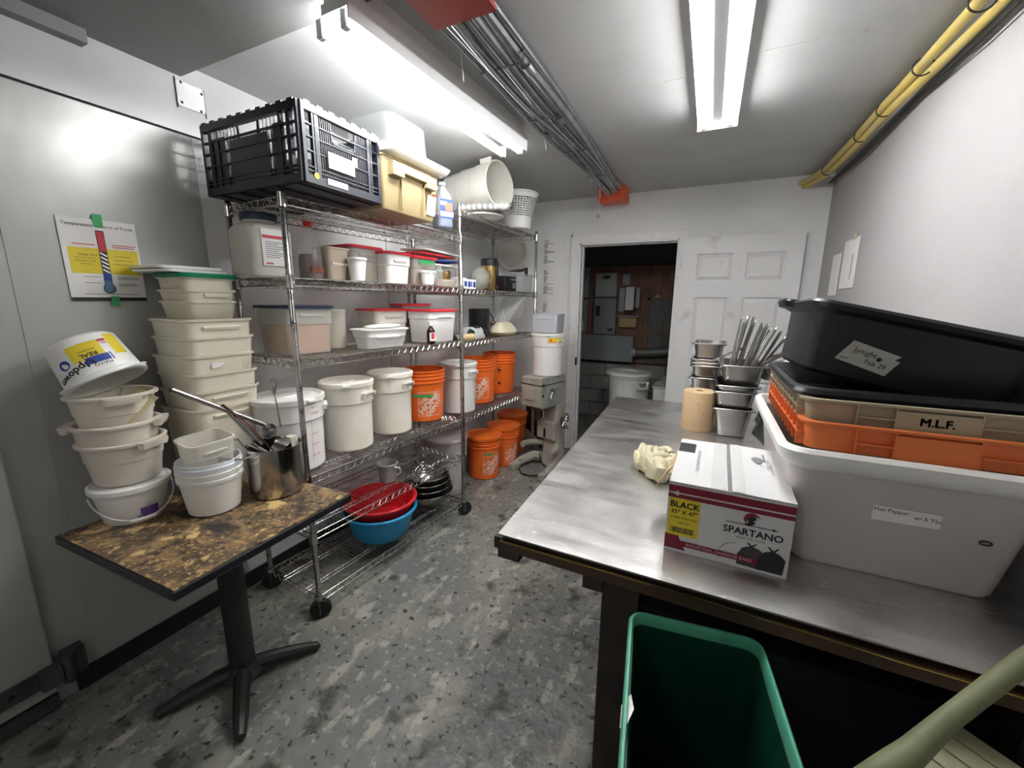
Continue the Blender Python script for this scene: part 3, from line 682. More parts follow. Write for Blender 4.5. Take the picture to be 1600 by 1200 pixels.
for i in range(16): b.b2((cw/2+.0125, -.092+i*.0055, .018), (cw/2+.013, -.092+i*.0055+.0025, .030))
b.build('barcode', m_ink, t, smooth=0)
MB().lathe([(0, .003), (.011, .002), (.011, 0)], 16, T=Matrix.Translation((cw/2+.009, -.15, .03)) @ Matrix.Rotation(PI/2, 4, 'Y')).build('round_sticker', m_yellow, t)
for i, (x, y, lab) in enumerate(((-.12, 0, 'smoky clear tub inside the black crate, wall side'), (.14, .0, 'smoky clear tub inside the black crate, aisle side'))):
    t2 = thing('clear_tub', lab, 'tub', (-1.735+x, 1.37+y, 2.006), 0)
    square_tub(t2, .22, .33, .20, m_clear, .02, .04, handle=False)
    MB().loft([(.012, .08, .13, .03), (.10, .09, .14, .03)]).build('contents', mat('smoky_contents', (.30, .28, .24), .6), t2)
# tan tub
t = thing('tan_tub', 'tan plastic tote with a worn front beside the black crate', 'tote', (-1.62, 1.80, 1.985), 0)
MB().loft(tubsec(.40, .44, .235, .022, .02, .006)).build('body', m_tan, t)
MB().b2((.195, -.12, .175), (.222, .12, .215)).b2((.19, -.175, .15), (.228, -.095, .21)).b2((.19, .085, .15), (.228, .165, .21)).build('latch', m_tan, t, smooth=0, bevel=.003)
for (a, c_) in ((-.165, -.105), (.095, .155)): MB().b2((.228, a, .175), (.2285, c_, .179)).b2((.228, a, .165), (.2285, c_, .168)).build('slot', m_brown, t, smooth=0)
MB().b2((.186, -.09, .01), (.202, -.085, .165)).b2((.186, .085, .01), (.202, .09, .165)).build('rib', m_tan, t, smooth=0)
MB().add([(.186, .115, .03), (.186, .195, .03), (.2035, .19, .125), (.2035, .115, .125)], [(0, 1, 2, 3)]).build('label', mat('old_label', (.74, .64, .36), .6), t, smooth=0)
MB().add([(.204, .15, .125), (.204, .195, .125), (.2055, .19, .137), (.2055, .15, .137)], [(0, 1, 2, 3)]).build('red_mark', m_brown, t, smooth=0)
t = thing('white_lid', 'wide white lid lying on the tan tote', 'lid', (-1.60, 1.81, 2.222), 0)
MB().loft([(0, .215, .225, .02), (.004, .225, .235, .02), (.030, .245, .25, .03), (.034, .245, .25, .03), (.034, .235, .24, .03), (.012, .215, .22, .02)]).build('lid', m_white, t)
MB().b2((.05, -.20, .014), (.10, -.14, .06)).build('folded_flap', m_white, t, smooth=0)
t = thing('clear_box', 'clear plastic box upside down on the white lid above the tan tote', 'storage box', (-1.63, 1.865, 2.236), 0)
MB().loft([(0, .17, .17, .04), (.012, .17, .17, .04), (.016, .158, .158, .04), (.215, .15, .15, .05), (.225, .14, .14, .05)]).build('body', m_clear, t)
MB().loft([(0, .176, .176, .04), (.012, .176, .176, .04)], cb=False, ct=False).build('rim', m_clear, t)
MB().b2((.158, .02, .05), (.166, .08, .20)).build('latch', m_clear, t, smooth=0, bevel=.003)
# blue jug
def jug(name, lab, loc, rz, w, d, h, M, capM, labelM=None, fillM=None, fillh=.3):
    t = thing(name, lab, 'jug', loc, rz)
    MB().loft([(0, w/2-.006, d/2-.006, .02), (.008, w/2, d/2, .024), (h*.60, w/2, d/2, .024), (h*.75, w/2*.8, d/2*.85, .024), (h*.87, w/2*.42, d/2*.5, .02), (h*.92, .018, .018, .017), (h*.95, .018, .018, .017)]).build('body', M, t)
    MB().lathe([(0, h*.95), (.021, h*.95), (.021, h), (0, h)], 20).build('cap', capM, t)
    MB().tube([(-w*.22, 0, h*.88), (-w*.42, 0, h*.84), (-w*.50, 0, h*.72), (-w*.49, 0, h*.60)], .010, 8).build('handle', M, t)
    if labelM:
        MB().b2((-w*.42, -d/2-.0012, h*.2), (w*.42, -d/2, h*.62)).build('label', labelM, t, smooth=0)
    return t
t = jug('detergent_jug', 'clear jug of blue liquid with a printed label at the front of the top shelf', (-1.475, 2.13, 1.976), A1-.35, .10, .10, .25, m_clear, m_white, m_bink)
MB().loft([(.003, .047, .047, .02), (.07, .047, .047, .02)]).build('liquid', m_bluejug, t)
MB().b2((-.042, -.0525, .06), (.042, -.0515, .085)).b2((-.042, -.0525, .12), (.0, -.0515, .14)).build('label_band', m_paper, t, smooth=0)
MB().b2((-.01, -.053, .09), (.035, -.0515, .135)).build('label_picture', m_orbox, t, smooth=0)
# rack 2 top
t = thing('plastic_drum', 'cream plastic drum lying on its side on the far top shelf', 'drum', (-1.86, 2.83, Z2[0]+.19), 0)
t.rotation_euler = (0, PI/2-.04, -.18)
t.rotation_mode = 'XYZ'
p = [(0, 0), (.13, 0), (.14, .012), (.148, .16), (.152, .165), (.153, .30), (.157, .305), (.157, .44), (.162, .442), (.162, .455), (.152, .455), (.143, .20), (.132, .02), (0, .02)]
MB().lathe(p, 44).build('body', m_drum, t)
for a in (-.55, .25):
    MB().b2((.158, -.01, .32), (.19, .01, .42)).build('ear', m_drum, t, smooth=0, bevel=.004).rotation_euler = (0, 0, PI+a)
MB().lathe([(.135, .1), (.142, .1), (.142, .11)], 40).build('inner_ring', m_bin, t)
t = thing('white_basket', 'white perforated laundry basket standing on the far top shelf', 'basket', (-1.535, 3.30, Z2[0]+.004), A2)
def basket_mesh():
    b = MB(); n = 40; rows_ = 9; r0, r1, z0, z1 = .115, .155, .09, .235
    b.lathe([(0, 0), (.105, 0), (.112, .008), (r0+.006, z0), (.118, z0), (.108, .01), (0, .01)], 44)
    b.lathe([(r1, z1), (r1+.004, z1), (r1+.012, .265), (r1+.022, .268), (r1+.02, .278), (r1+.006, .276), (r1-.002, z1)], 44)
    for k_ in range(rows_+1):
        z = z0+(z1-z0)*k_/rows_; r_ = r0+.004+(r1-r0)*k_/rows_; b.lathe([(r_-.002, z-.0025), (r_+.002, z-.0025), (r_+.002, z+.0025), (r_-.002, z+.0025), (r_-.002, z-.0025)], 44)
    for i in range(n):
        a = 2*PI*i/n; d0, d1 = a-.022, a+.022
        b.add([(r0*math.cos(d0)+.003*math.cos(a), r0*math.sin(d0)+.003*math.sin(a), z0), (r0*math.cos(d1)+.003*math.cos(a), r0*math.sin(d1)+.003*math.sin(a), z0), ((r1+.003)*math.cos(d1), (r1+.003)*math.sin(d1), z1), ((r1+.003)*math.cos(d0), (r1+.003)*math.sin(d0), z1)], [(0, 1, 2, 3)])
    return b
basket_mesh().build('body', m_white, t, smooth=0, fix=False)
MB().lathe([(0, 0), (.018, 0), (.018, .003)], 14, T=Matrix.Translation((.12, -.125, .252)) @ Matrix.Rotation(-.8, 4, 'Z') @ Matrix.Rotation(PI/2, 4, 'X')).build('handle_hole', m_gink, t)
t = thing('striped_tube', 'clear tube with white stripes sticking out over the far top shelf edge', 'tube', (-1.62, 2.545, Z2[0]+.038), .29)
MB().tube([(0, 0, 0), (.36, 0, 0)], .018, 14).build('tube', m_clear, t)
for i in range(9): MB().tube([(.02+i*.038, 0, 0), (.034+i*.038, 0, 0)], .0188, 14).build('stripe', m_paper, t)
MB().tube([(.35, 0, 0), (.364, 0, 0)], .0195, 14).build('end', m_hinge, t)
t = thing('plastic_bowl', 'shallow cream bowl under the striped tube on the far top shelf', 'bowl', RK2(.42, .07, Z2[0]+.004), A2)
round_open(t, .08, .14, .035, m_drum)

# ================================================================== SECOND SHELF
z = Z1[1]+.004
t = thing('square_jar', 'large square translucent jar with dark lid and red-topped label', 'jar', RK1(.03, .235, z), A1)
MB().loft([(0, .085, .085, .02), (.008, .092, .092, .02), (.20, .095, .095, .025), (.225, .08, .08, .03), (.235, .064, .064, .06), (.25, .064, .064, .06)]).build('body', m_milkt, t)
MB().loft([(.01, .084, .084, .02), (.17, .086, .086, .02)]).build('contents', mat('pale_contents', (.62, .60, .54), .8), t)
MB().lathe([(.0, .275), (.070, .275), (.073, .27), (.073, .245), (.066, .245)], 32).build('lid', m_navy, t)
MB().b2((-.052, -.0985, .05), (.06, -.096, .205)).build('label', m_paper, t, smooth=0)
MB().b2((-.048, -.0995, .165), (.056, -.0975, .178)).b2((-.04, -.0995, .057), (-.01, -.0975, .063)).build('label_band', m_rink, t, smooth=0)
b = MB()
for i in range(8): b.b2((-.038, -.0995, .085+i*.009), (.045 if i % 3 else .02, -.0978, .088+i*.009))
b.build('label_print', m_gink, t, smooth=0)
t = thing('syrup_jug', 'clear handled jug with red cap and dark brown syrup in it', 'jug', RK1(.20, .14, z), A1)
p = [(0, 0), (.048, 0), (.053, .01), (.054, .08), (.050, .13), (.036, .18), (.02, .215), (.016, .24)]
MB().lathe(p, 32).build('body', m_clear, t)
MB().lathe([(0, .004), (.045, .004), (.049, .012), (.050, .08), (.045, .115), (0, .115)], 32).build('syrup', m_brownjug, t)
MB().lathe([(0, .24), (.019, .24), (.019, .265), (0, .265)], 20).build('cap', m_redtub, t)
MB().tube([(.02, 0, .225), (.045, 0, .21), (.058, 0, .17), (.052, 0, .12)], .007, 8).build('handle', m_clear, t)
MB().b2((-.03, -.0555, .03), (.03, -.052, .06)).build('label', m_brown, t, smooth=0)
t = thing('beige_pitcher', 'open beige tapered container with a pale strip', 'container', RK1(.315, .14, z), A1)
MB().loft([(0, .045, .045, .02), (.006, .048, .048, .02), (.15, .062, .062, .02), (.15, .068, .068, .02), (.157, .068, .068, .02), (.157, .06, .06, .02), (.01, .044, .044, .02)]).build('body', m_beige, t)
MB().b2((-.04, -.060, .075), (.05, -.0565, .085)).build('strip', m_paper, t, smooth=0)
def cup(lab, loc, r=.045, h=.11, M=m_white):
    t = thing('deli_cup', lab, 'cup', loc, A1)
    round_open(t, r*.78, r, h, M, fl=.004, seg=32); return t
cup('white deli cup in front of the beige container', RK1(.395, .05, z), .045, .115)
lidded('tall translucent box with red lid behind the deli cup', RK1(.54, .235, z), A1, .22, .20, .185, m_red, content=m_beigec, ch=.55)
lidded('white translucent box with red lid, third from the syrup jug', RK1(.70, .15, z), A1, .19, .19, .165, m_red, bodyM=m_binw)
t = lidded('brown-filled box with red lid and green tape', RK1(.935, .17, z), A1, .22, .19, .165, m_red, content=m_brown, ch=.86)
MB().b2((-.06, -.0995, .128), (.07, -.0965, .152)).build('tape', m_tape, t, smooth=0)
MB().text('TONG', .018, plane((-.02, -.0985, .108), (1, 0, 0), (0, 0, 1))).build('handwriting', m_ink, t, smooth=0)
cup('small white deli cup in front of the green taped box', RK1(.905, .035, z), .045, .085)
t = thing('small_clear_jar', 'tall thin bluish clear jar right of the green taped box', 'jar', RK1(1.07, .09, z), A1)
MB().lathe([(0, 0), (.027, 0), (.03, .006), (.03, .10), (.02, .12), (.02, .135), (0, .137)], 24).build('body', m_clear, t)
t = thing('low_clear_tub', 'low clear tub under the gold tin', 'tub', RK1(1.14, .12, z), A1); square_tub(t, .13, .14, .045, m_milkt, .01, .02, handle=False)
t = thing('gold_tin', 'shallow gold tin on the low clear tub', 'tin', RK1(1.135, .10, z+.046), A1)
MB().lathe([(0, 0), (.042, 0), (.044, .003), (.044, .042), (.046, .044), (.046, .05), (0, .05)], 32).build('tin', m_gold, t)
zz = z
t = thing('clear_box', 'clear plastic box under the stack of lids', 'storage box', RK1(1.08, .30, z), A1); square_tub(t, .22, .20, .13, m_clear, .012, .03)
for i, (M, lab, dx, tilt, zo) in enumerate(((m_white, 'white flat lid lowest in the stack of lids', .10, .0, .14), (m_bink, 'pale lid with blue edge in the stack of lids', .10, -.04, .165), (m_red, 'red flat lid in the stack of lids', .02, .02, .20), (m_white, 'topmost white flat lid in the stack of lids', .08, .05, .225))):
    t = thing('flat_lid', lab, 'lid', RK1(1.08+dx, .22, z+zo), A1, rot=(tilt, tilt*.8, A1))
    w_ = (.36, .30, .36, .38)[i]
    MB().loft([(-.004, w_/2, .12, .03), (.004, w_/2, .12, .03), (.006, w_/2-.006, .114, .03), (.001, w_/2-.015, .105, .02)]).build('lid', M, t)
    if i == 1: MB().loft([(.004, w_/2-.02, .10, .02), (.006, w_/2-.02, .10, .02)]).build('film', m_whiteb, t)
z = Z2[1]+.004
t = thing('printed_carton', 'small white carton with blue printed figures at the rack edge', 'carton', RK2(.115, .04, z), A2)
MB().b2((-.095, -.03, 0), (.095, .03, .065)).build('box', m_paper, t, smooth=0)
b = MB()
for i, x in enumerate((-.085, -.05, -.005, .03, .06)): b.b2((x, -.0315, .012+.004*(i % 2)), (x+(.012 if i in (0, 3) else .028), -.0302, .05)); 
b.build('print', m_bink, t, smooth=0)
MB().b2((.075, -.0315, .012), (.088, -.0303, .05)).build('red_print', m_rink, t, smooth=0)
t = thing('scissors', 'blue handled scissors lying on crumpled paper behind the carton', 'scissors', RK2(.14, .20, z+.09), A2)
for s in (-1, 1): MB().tube([(.02*math.cos(a)+s*.0, .0, .02*math.sin(a)+s*.018) for a in [i*PI/6 for i in range(12)]], .004, 6, closed=True).build('handle', m_gink, t)
MB().tube([(.01, 0, -.01), (.12, 0, -.02)], .005, 6).build('blade', m_pan, t)
t = thing('crumpled_paper', 'crumpled white paper on the shelf behind the carton', 'paper', RK2(.20, .16, z), A2)
rn = random.Random(4)
def blob(rx, ry, rz_, seed, n=14, m_=8, amp=.22, sharp=True):
    rn = random.Random(seed); b = MB(); vs = []; fs = []
    for j in range(m_+1):
        ph = PI*j/m_
        for i in range(n):
            a = 2*PI*i/n; k_ = 1+rn.uniform(-amp, amp)*(0 if j in (0, m_) else 1)
            vs.append((rx*math.sin(ph)*math.cos(a)*k_, ry*math.sin(ph)*math.sin(a)*k_, rz_*(1-math.cos(ph))*(1+rn.uniform(-amp, amp)*.3*(0 if j in (0, m_) else 1))))
    for j in range(m_):
        for i in range(n): l = (i+1) % n; fs.append((j*n+i, j*n+l, (j+1)*n+l, (j+1)*n+i))
    return b.add(vs, fs)
blob(.10, .07, .045, 3).build('paper', m_paper, t, smooth=0)
t = thing('plastic_bag', 'rumpled translucent plastic bag on the shelf beside the gold canister', 'bag', RK2(.44, .12, z), A2)
blob(.10, .07, .085, 9, amp=.16).build('bag', mat('hazy_bag', (.50, .52, .46), .3, clear=.6), t, smooth=60)
t = thing('thermos_canister', 'tall gold and black insulated canister', 'canister', RK2(.66, .17, z), A2)
MB().lathe([(0, 0), (.062, 0), (.066, .008), (.066, .20), (0, .20)], 36).build('body', m_gold, t)
MB().lathe([(0, .26), (.064, .26), (.070, .252), (.070, .20), (0, .20)], 36).build('lid', m_black, t)
MB().b2((.05, -.045, .0), (.085, .02, .24)).build('back_strip', m_black, t, smooth=0, bevel=.01)
MB().b2((-.01, -.075, .012), (.03, -.06, .05)).build('tap', m_black, t, smooth=0, bevel=.004)
MB().b2((.005, -.078, .025), (.018, -.0745, .037)).build('red_dot', m_rink, t, smooth=0)
t = thing('label_machine', 'small black machine with a display beside the gold canister', 'machine', RK2(.86, .12, z), A2)
MB().b2((-.10, -.05, 0), (.10, .08, .13)).build('body', m_black, t, smooth=0, bevel=.006)
MB().b2((.0, -.053, .095), (.09, -.05, .11)).build('white_strip', m_gink, t, smooth=0)
MB().b2((.03, -.053, .03), (.08, -.0505, .075)).build('display', m_gink, t, smooth=0)
t = thing('clear_box', 'wide clear plastic box at the far end of the rack', 'storage box', RK2(1.09, .16, z), A2); square_tub(t, .26, .28, .15, m_clear, .012, .03)
flat_lid(t, .28, .30, .153, m_clear, .03)
t = thing('lever_arm', 'black angled tool lying on top of the wide clear box', 'tool', RK2(1.0, .06, z+.175), A2)
MB().add([(-.16, -.012, -.008), (.02, -.012, .0), (.06, -.012, .008), (.13, -.012, .03), (.13, -.012, -.03), (.15, -.012, -.03), (.15, -.012, .05), (.05, -.012, .028), (-.16, -.012, .0)]+[(-.16, .012, -.008), (.02, .012, .0), (.06, .012, .008), (.13, .012, .03), (.13, .012, -.03), (.15, .012, -.03), (.15, .012, .05), (.05, .012, .028), (-.16, .012, .0)],
        [(0, 1, 2, 3, 7, 8), (3, 4, 5, 6, 7), (9, 17, 16, 12, 11, 10), (12, 16, 15, 14, 13)]+[(i, (i+1) % 9, (i+1) % 9+9, i+9) for i in range(9)]).build('arm', m_black, t, smooth=0)
t = thing('ring_lid', 'round translucent lid leaning against the wall behind the far rack', 'lid', (-1.93, 4.06, 2.06), 0, rot=(PI/2-.03, 0, 0))
MB().lathe([(0, 0), (.15, 0), (.152, .014), (.166, .016), (.172, .008), (.172, -.004), (.16, -.006), (0, -.004)], 44).build('lid', m_milkt, t)
MB().lathe([(.150, .015), (.153, .02), (.167, .02), (.17, .014)], 44).build('rim', m_drum, t)

# ================================================================== THIRD SHELF
z = Z1[2]+.004
t = lidded('large bin of pinkish grain with a navy lid, nearest the camera on its shelf', RK1(.18, .27, z), A1, .25, .27, .225, m_navy, bodyM=m_milkt, content=m_pink, ch=.62, sh=.62)
MB().text('4.3', .014, plane((-.11, -.126, .03), (1, 0, 0), (0, 0, 1)), 0, 0).build('handwriting', m_ink, t, smooth=0)
t = thing('round_jar', 'tall round translucent jar behind the navy lidded bin', 'jar', RK1(.42, .30, z), A1)
MB().lathe([(0, 0), (.055, 0), (.06, .008), (.062, .20), (.066, .20), (.066, .212), (0, .214)], 32).build('body', m_milkt, t)
MB().lathe([(0, .01), (.054, .01), (.055, .06), (0, .06)], 28).build('contents', mat('yellowish_contents', (.55, .52, .28), .8), t)
t = lidded('low open white tub with crumpled film in front of a red lidded box', RK1(.585, .12, z), A1-.12, .28, .15, .10, None, bodyM=m_binw, sh=.6, taper=.016)
flat_lid(t, .30, .17, .104, m_binw, .03, th=.006)
blob(.10, .04, .012, 5, amp=.3).build('film', m_paper, t, smooth=0).location = (.03, 0, .107)
lidded('red lidded white box behind the low open white tub', RK1(.775, .30, z), A1, .26, .19, .205, m_red)
lidded('brownish box with red lid partly hidden behind the front red lidded bin', RK1(1.05, .33, z), A1, .26, .14, .235, m_red, content=m_brown, ch=.8)
t = lidded('pinkish white bin with red lid at the far front of the shelf', RK1(1.03, .12, z), A1, .26, .21, .20, m_red, bodyM=m_binw, sh=.74)
t = thing('sauce_bottle', 'small dark bottle with white cap and red label', 'bottle', RK1(.895, -.005+.02, z), A1)
MB().lathe([(0, 0), (.024, 0), (.026, .004), (.026, .075), (.020, .09), (.012, .10), (.011, .112), (0, .112)], 24).build('body', m_bottle, t)
MB().lathe([(0, .11), (.0135, .11), (.0135, .132), (0, .132)], 16).build('cap', m_paper, t)
b = MB().rect(-.03, .018, .03, .07, cylmap(.026, .001), 10); b.build('label', m_paper, t)
b = MB().rect(-.02, .03, .0, .067, cylmap(.026, .0018), 6); b.build('red_patch', m_rink, t)
# rack 2 third shelf
z = Z2[2]+.004
t = thing('black_canister', 'tall black cylinder with grey highlights on the far third shelf', 'canister', RK2(.55, .20, z), A2)
MB().lathe([(0, 0), (.085, 0), (.088, .006), (.088, .22), (.082, .226), (0, .226)], 36).build('body', m_black, t)
MB().tube([(.05, -.0, .20), (.12, -.03, .19), (.15, -.05, .13), (.22, -.06, .06)], .004, 6).build('cord', m_black, t)
t = thing('toaster_motor', 'small rounded silver and black appliance beside the rolling pin', 'appliance', RK2(.33, .12, z), A2)
MB().loft([(0, .12, .06, .05), (.02, .125, .065, .055), (.06, .11, .055, .05), (.085, .08, .04, .04), (.09, .05, .03, .03)]).build('body', mat('silver_plastic', (.55, .56, .58), .3), t)
for x in (-.09, .09): MB().lathe([(0, .035), (.03, .025), (.04, 0)], 20, T=Matrix.Translation((x, -.035, .04)) @ Matrix.Rotation(PI/2, 4, 'X')).build('knob', m_black, t)
MB().b2((-.04, -.045, .075), (.04, .02, .10)).build('top', m_black, t, smooth=0, bevel=.008)
t = thing('rolling_pin', 'short pale wooden roller beside a black handle on the far third shelf', 'rolling pin', RK2(-.02, .035, z+.026), A2)
MB().tube([(.0, 0, 0), (.22, 0, 0)], .024, 18).build('roller', m_wood, t)
MB().tube([(-.11, .0, -.002), (-.01, 0, 0)], .026, 14).build('grip', m_black, t)
t = thing('black_gadget', 'tangle of black cord and gadget at the near end of the far third shelf', 'gadget', RK2(.03, .22, z), A2)
blob(.07, .05, .03, 21, amp=.2).build('body', m_black, t)
MB().tube([(0, 0, .05), (.05, -.03, .09), (.10, -.02, .085), (.12, -.05, .05), (.06, -.07, .045)], .004, 6).build('cord', m_black, t)
t = thing('flat_board', 'brown topped grey box behind the plastic bag of dough', 'box', RK2(.92, .28, z), A2); MB().b2((-.17, -.10, 0), (.17, .08, .085)).build('box', m_gink, t, smooth=0); MB().b2((-.17, -.10, .085), (.17, .08, .1)).build('top', m_brown, t, smooth=0)
t = thing('dough_bag', 'clear bag of creamy powder slumped on the far third shelf', 'bag', RK2(.80, .11, z), A2)
b = MB(); b.loft([(0, .12, .07, .06), (.025, .15, .085, .06), (.06, .14, .07, .06), (.10, .10, .035, .03), (.115, .07, .012, .01)]); b.build('powder', m_bag, t)
MB().add([(-.07, 0, .11), (.08, .0, .10), (.02, .02, .22), (.26, .0, .03), (.16, -.05, .02), (.1, .03, .10)], [(0, 1, 2), (1, 3, 4), (1, 5, 3), (4, 3, 5)]).build('bag_neck', mat('clear_film', (.8, .8, .8), .15, clear=.45), t, smooth=0)
t = thing('hanging_film', 'sheet of clear film hanging from the far rack corner', 'film', RK2(1.2, .08, z+.02), A2)
MB().add([(-.45, .12, .05), (-.02, .25, .30), (0, 0, .34), (-.02, .05, .12), (-.08, .1, .0), (-.25, .05, .10)], [(0, 1, 2, 5), (2, 3, 5), (3, 4, 5)]).build('film', mat('clear_film', (.8, .8, .8), .15, clear=.45), t, smooth=0)
t = thing('metal_clip', 'pale flat bracket sticking out from the far rack post', 'bracket', RK2(1.2, -.03, z+.21), A2, rot=(0, .75, A2-.6))
MB().b2((-.02, -.01, 0), (.14, .012, .008)).build('bracket', m_paper, t, smooth=0)

# ================================================================== FOURTH SHELF
z = Z1[3]+.004
round_bin('nearest round white bin with red scale marks', (-1.825, 1.288, z), face(-1.825, 1.288, .62), .158, .355, m_binw, marks=True)
round_bin('second round flour bin from the camera, dusty at its foot', (-1.795, 1.625, z), face(-1.8, 1.6), .138, .375)
round_bin('third round flour bin, left of the first orange bucket', (-1.785, 1.962, z), face(-1.8, 1.96), .135, .375)
pail('open orange bucket with green tape between two white bins on the shelf', (-1.775, 2.29, z), face(-1.77, 2.3, .30), tape=(-.12, .02, .175, .195), h=.355, R0=.128, R1=.143)
z = Z2[3]+.004
round_bin('fourth round white bin just behind the shared rack post', (-1.715, 2.64, z), face(-1.7, 2.6), .14, .375, m_binw)
pail('orange bucket behind the fourth white bin, logo half hidden', (-1.745, 2.99, z), face(-1.7, 3.0, .1), h=.37)
pail('orange bucket at the far end of the shelf with black warning print', (-1.76, 3.42, z), face(-1.7, 3.4, 0), logo=False, prints=True)
# floor buckets
pail('orange lidded bucket on the floor nearest the camera', (-1.745, 3.09, 0), face(-1.7, 3.1, .55), lid=True, tape=(-.08, .02, .235, .25), h=.38)
pail('orange lidded bucket on the floor, middle of the row', (-1.72, 3.43, 0), face(-1.7, 3.4, .75), lid=True, h=.38)
pail('orange lid of a bucket on the floor farthest back under the rack', (-1.80, 3.80, 0), 0, lid=True, logo=False, h=.40)
t = thing('pale_pail', 'dirty pale pinkish bin behind the metal bowls', 'bin', (-1.865, 2.68, 0), face(-1.7, 2.7))
MB().lathe([(0, 0), (.135, 0), (.14, .01), (.15, .30), (.165, .31), (.168, .44), (.172, .455), (.162, .46), (.14, .02), (0, .02)], 36).build('body', m_greybin, t)
MB().lathe([(.16, .455), (.178, .458), (.176, .475), (.15, .485), (0, .485)], 36).build('lid', m_greybin, t)

# ================================================================== LOWER SHELVES
z = Z1[5]+.004
def oval_tub(name, lab, loc, r0, r1, h, M):
    t = thing(name, lab, 'tub', loc, A1)
    MB().lathe([(0, 0), (r0-.01, 0), (r0, .01), (r1, h-.02), (r1+.004, h-.022), (r1+.016, h-.012), (r1+.016, h-.004), (r1+.008, h), (r1-.004, h-.004), (r0-.004, .014), (0, .012)], 48).build('body', M, t)
    return t
oval_tub('blue_tub', 'round blue plastic washtub on the bottom shelf', (-1.765, 1.80, z), .165, .21, .175, m_blue)
oval_tub('red_tub', 'round red plastic washtub nested inside the blue one', (-1.775, 1.81, z+.065), .165, .212, .165, m_redtub)
t = thing('metal_ladle', 'shiny small metal bowl piece lying inside the red tub', 'ladle', (-1.66, 1.73, z+.08), 0); MB().lathe([(0, 0), (.03, .01), (.045, .035), (.047, .04), (.043, .038), (0, .006)], 20).build('bowl', m_pan, t)
MB().tube([(.04, 0, .04), (.06, .05, .10), (.05, .12, .13)], .004, 6).build('handle', m_pan, t)
zb = z
for i in range(4):
    t = thing('mixing_bowl', ('lowest and widest steel mixing bowl of the nested stack', 'second steel mixing bowl up in the nested stack', 'third steel mixing bowl up in the nested stack', 'topmost steel mixing bowl of the nested stack under the strainer')[i], 'bowl', (-1.745+.004*i, 2.245, zb+i*.040), A1, 'nested mixing bowls')
    R = .182-.013*i
    MB().lathe([(0, 0), (R*.45, 0), (R*.75, .03), (R*.93, .075), (R, .105), (R+.008, .107), (R+.006, .110), (R-.003, .107), (R*.92, .077), (R*.73, .034), (R*.43, .004), (0, .004)], 44).build('bowl', m_pan, t)
t = thing('wire_strainer', 'wire mesh strainer upside down on the mixing bowls', 'strainer', (-1.755, 2.22, zb+.235), A1)
b = MB()
for k_ in range(7):
    a = k_*PI/7; b.tube([(.10*math.cos(a)*math.cos(q), .10*math.sin(a)*math.cos(q), .07*math.sin(q)) for q in [i*PI/10 for i in range(11)]], .0016, 4)
for k_ in range(5): r_ = .10*math.cos(k_*.3); b.tube([(r_*math.cos(q), r_*math.sin(q), .07*math.sin(k_*.3)) for q in [i*PI/12 for i in range(24)]], .0016, 4, closed=True)
b.build('mesh', m_chrome, t, fix=False)
MB().tube([(-.10, 0, 0), (-.25, -.02, .01)], .005, 6).build('handle', m_chrome, t)
z = Z1[4]+.004
t = thing('clear_measuring_jug', 'small cloudy grey measuring jug on the fifth shelf above the red tub', 'jug', (-1.72, 1.83, z), A1)
round_open(t, .05, .06, .12, mat('cloudy_plastic', (.38, .37, .37), .3, clear=.15), fl=.004, seg=32)
MB().tube([(.0, -.058, .10), (.02, -.085, .095), (.03, -.085, .06), (.02, -.056, .04)], .006, 8).build('handle', m_milkt, t)

# ================================================================== MIXER
t = thing('stand_mixer', 'old chipped enamel floor mixer between the rack and the doorway', 'mixer', (-1.318, 3.47, 0), -.30); t.scale = (.95, .95, 1.055)
MB().b2((-.125, -.20, .60), (.125, .16, .86)).build('head', m_mixer, t, smooth=0, bevel=.014)
MB().b2((-.128, -.205, .795), (.128, .165, .80)).build('seam', m_castiron, t, smooth=0)
MB().b2((-.08, -.212, .66), (.05, -.20, .76)).build('name_plate', m_mixer, t, smooth=0, bevel=.008)
MB().add([(.125, -.20, .86), (.125, .16, .86), (.127, .16, .60), (.127, -.20, .60)], [(0, 1, 2, 3)]).build('side_face', mat('darker_mixer_enamel', (.30, .31, .28), .45, noise=(9, (.2, .2, .18), .5, .7, 5)), t, smooth=0)  # right face of the head in a darker enamel tone
MB().lathe([(0, .60), (.10, .60), (.11, .585), (.07, .56), (.03, .55), (.02, .46), (0, .46)], 24, c=(-.02, -.06, 0)).build('planetary', mat('rusty_iron', (.10, .06, .04), .5), t)
MB().loft([(.0, .11, .08, .03), (.12, .10, .07, .03), (.35, .075, .06, .02), (.60, .09, .08, .03)], c=(.04, .12, 0)).build('column', m_mixer, t)
MB().b2((-.10, .02, .27), (.12, .10, .44)).build('gear_case', m_mixer, t, smooth=0, bevel=.01)
MB().b2((-.005, .01, .29), (.015, .022, .37)).build('slot', m_castiron, t, smooth=0)
MB().tube([(.18*math.cos(a), -.07+.17*math.sin(a), .21) for a in [PI*(-.08)+i*PI*1.16/18 for i in range(19)]], .028, 8).build('bowl_yoke', m_mixer, t)
for s in (-1, 1):
    MB().tube([(s*.09+.0, .14, .05), (s*.15, .02, .08), (s*.18, -.12, .06), (s*.19, -.20, .035)], [.05, .045, .04, .035], 8).build('foot', m_mixer, t)
    MB().b2((s*.19-.035, -.27, 0), (s*.19+.035, -.16, .06)).build('foot_pad', m_mixer, t, smooth=0, bevel=.008)
MB().lathe([(.056, -.008), (.070, -.006), (.072, .004), (.060, .008), (.056, -.008)], 28, T=Matrix.Translation((.17, .12, .45)) @ Matrix.Rotation(PI/2, 4, 'Y')).build('hand_wheel', m_pan, t)
b = MB(); 
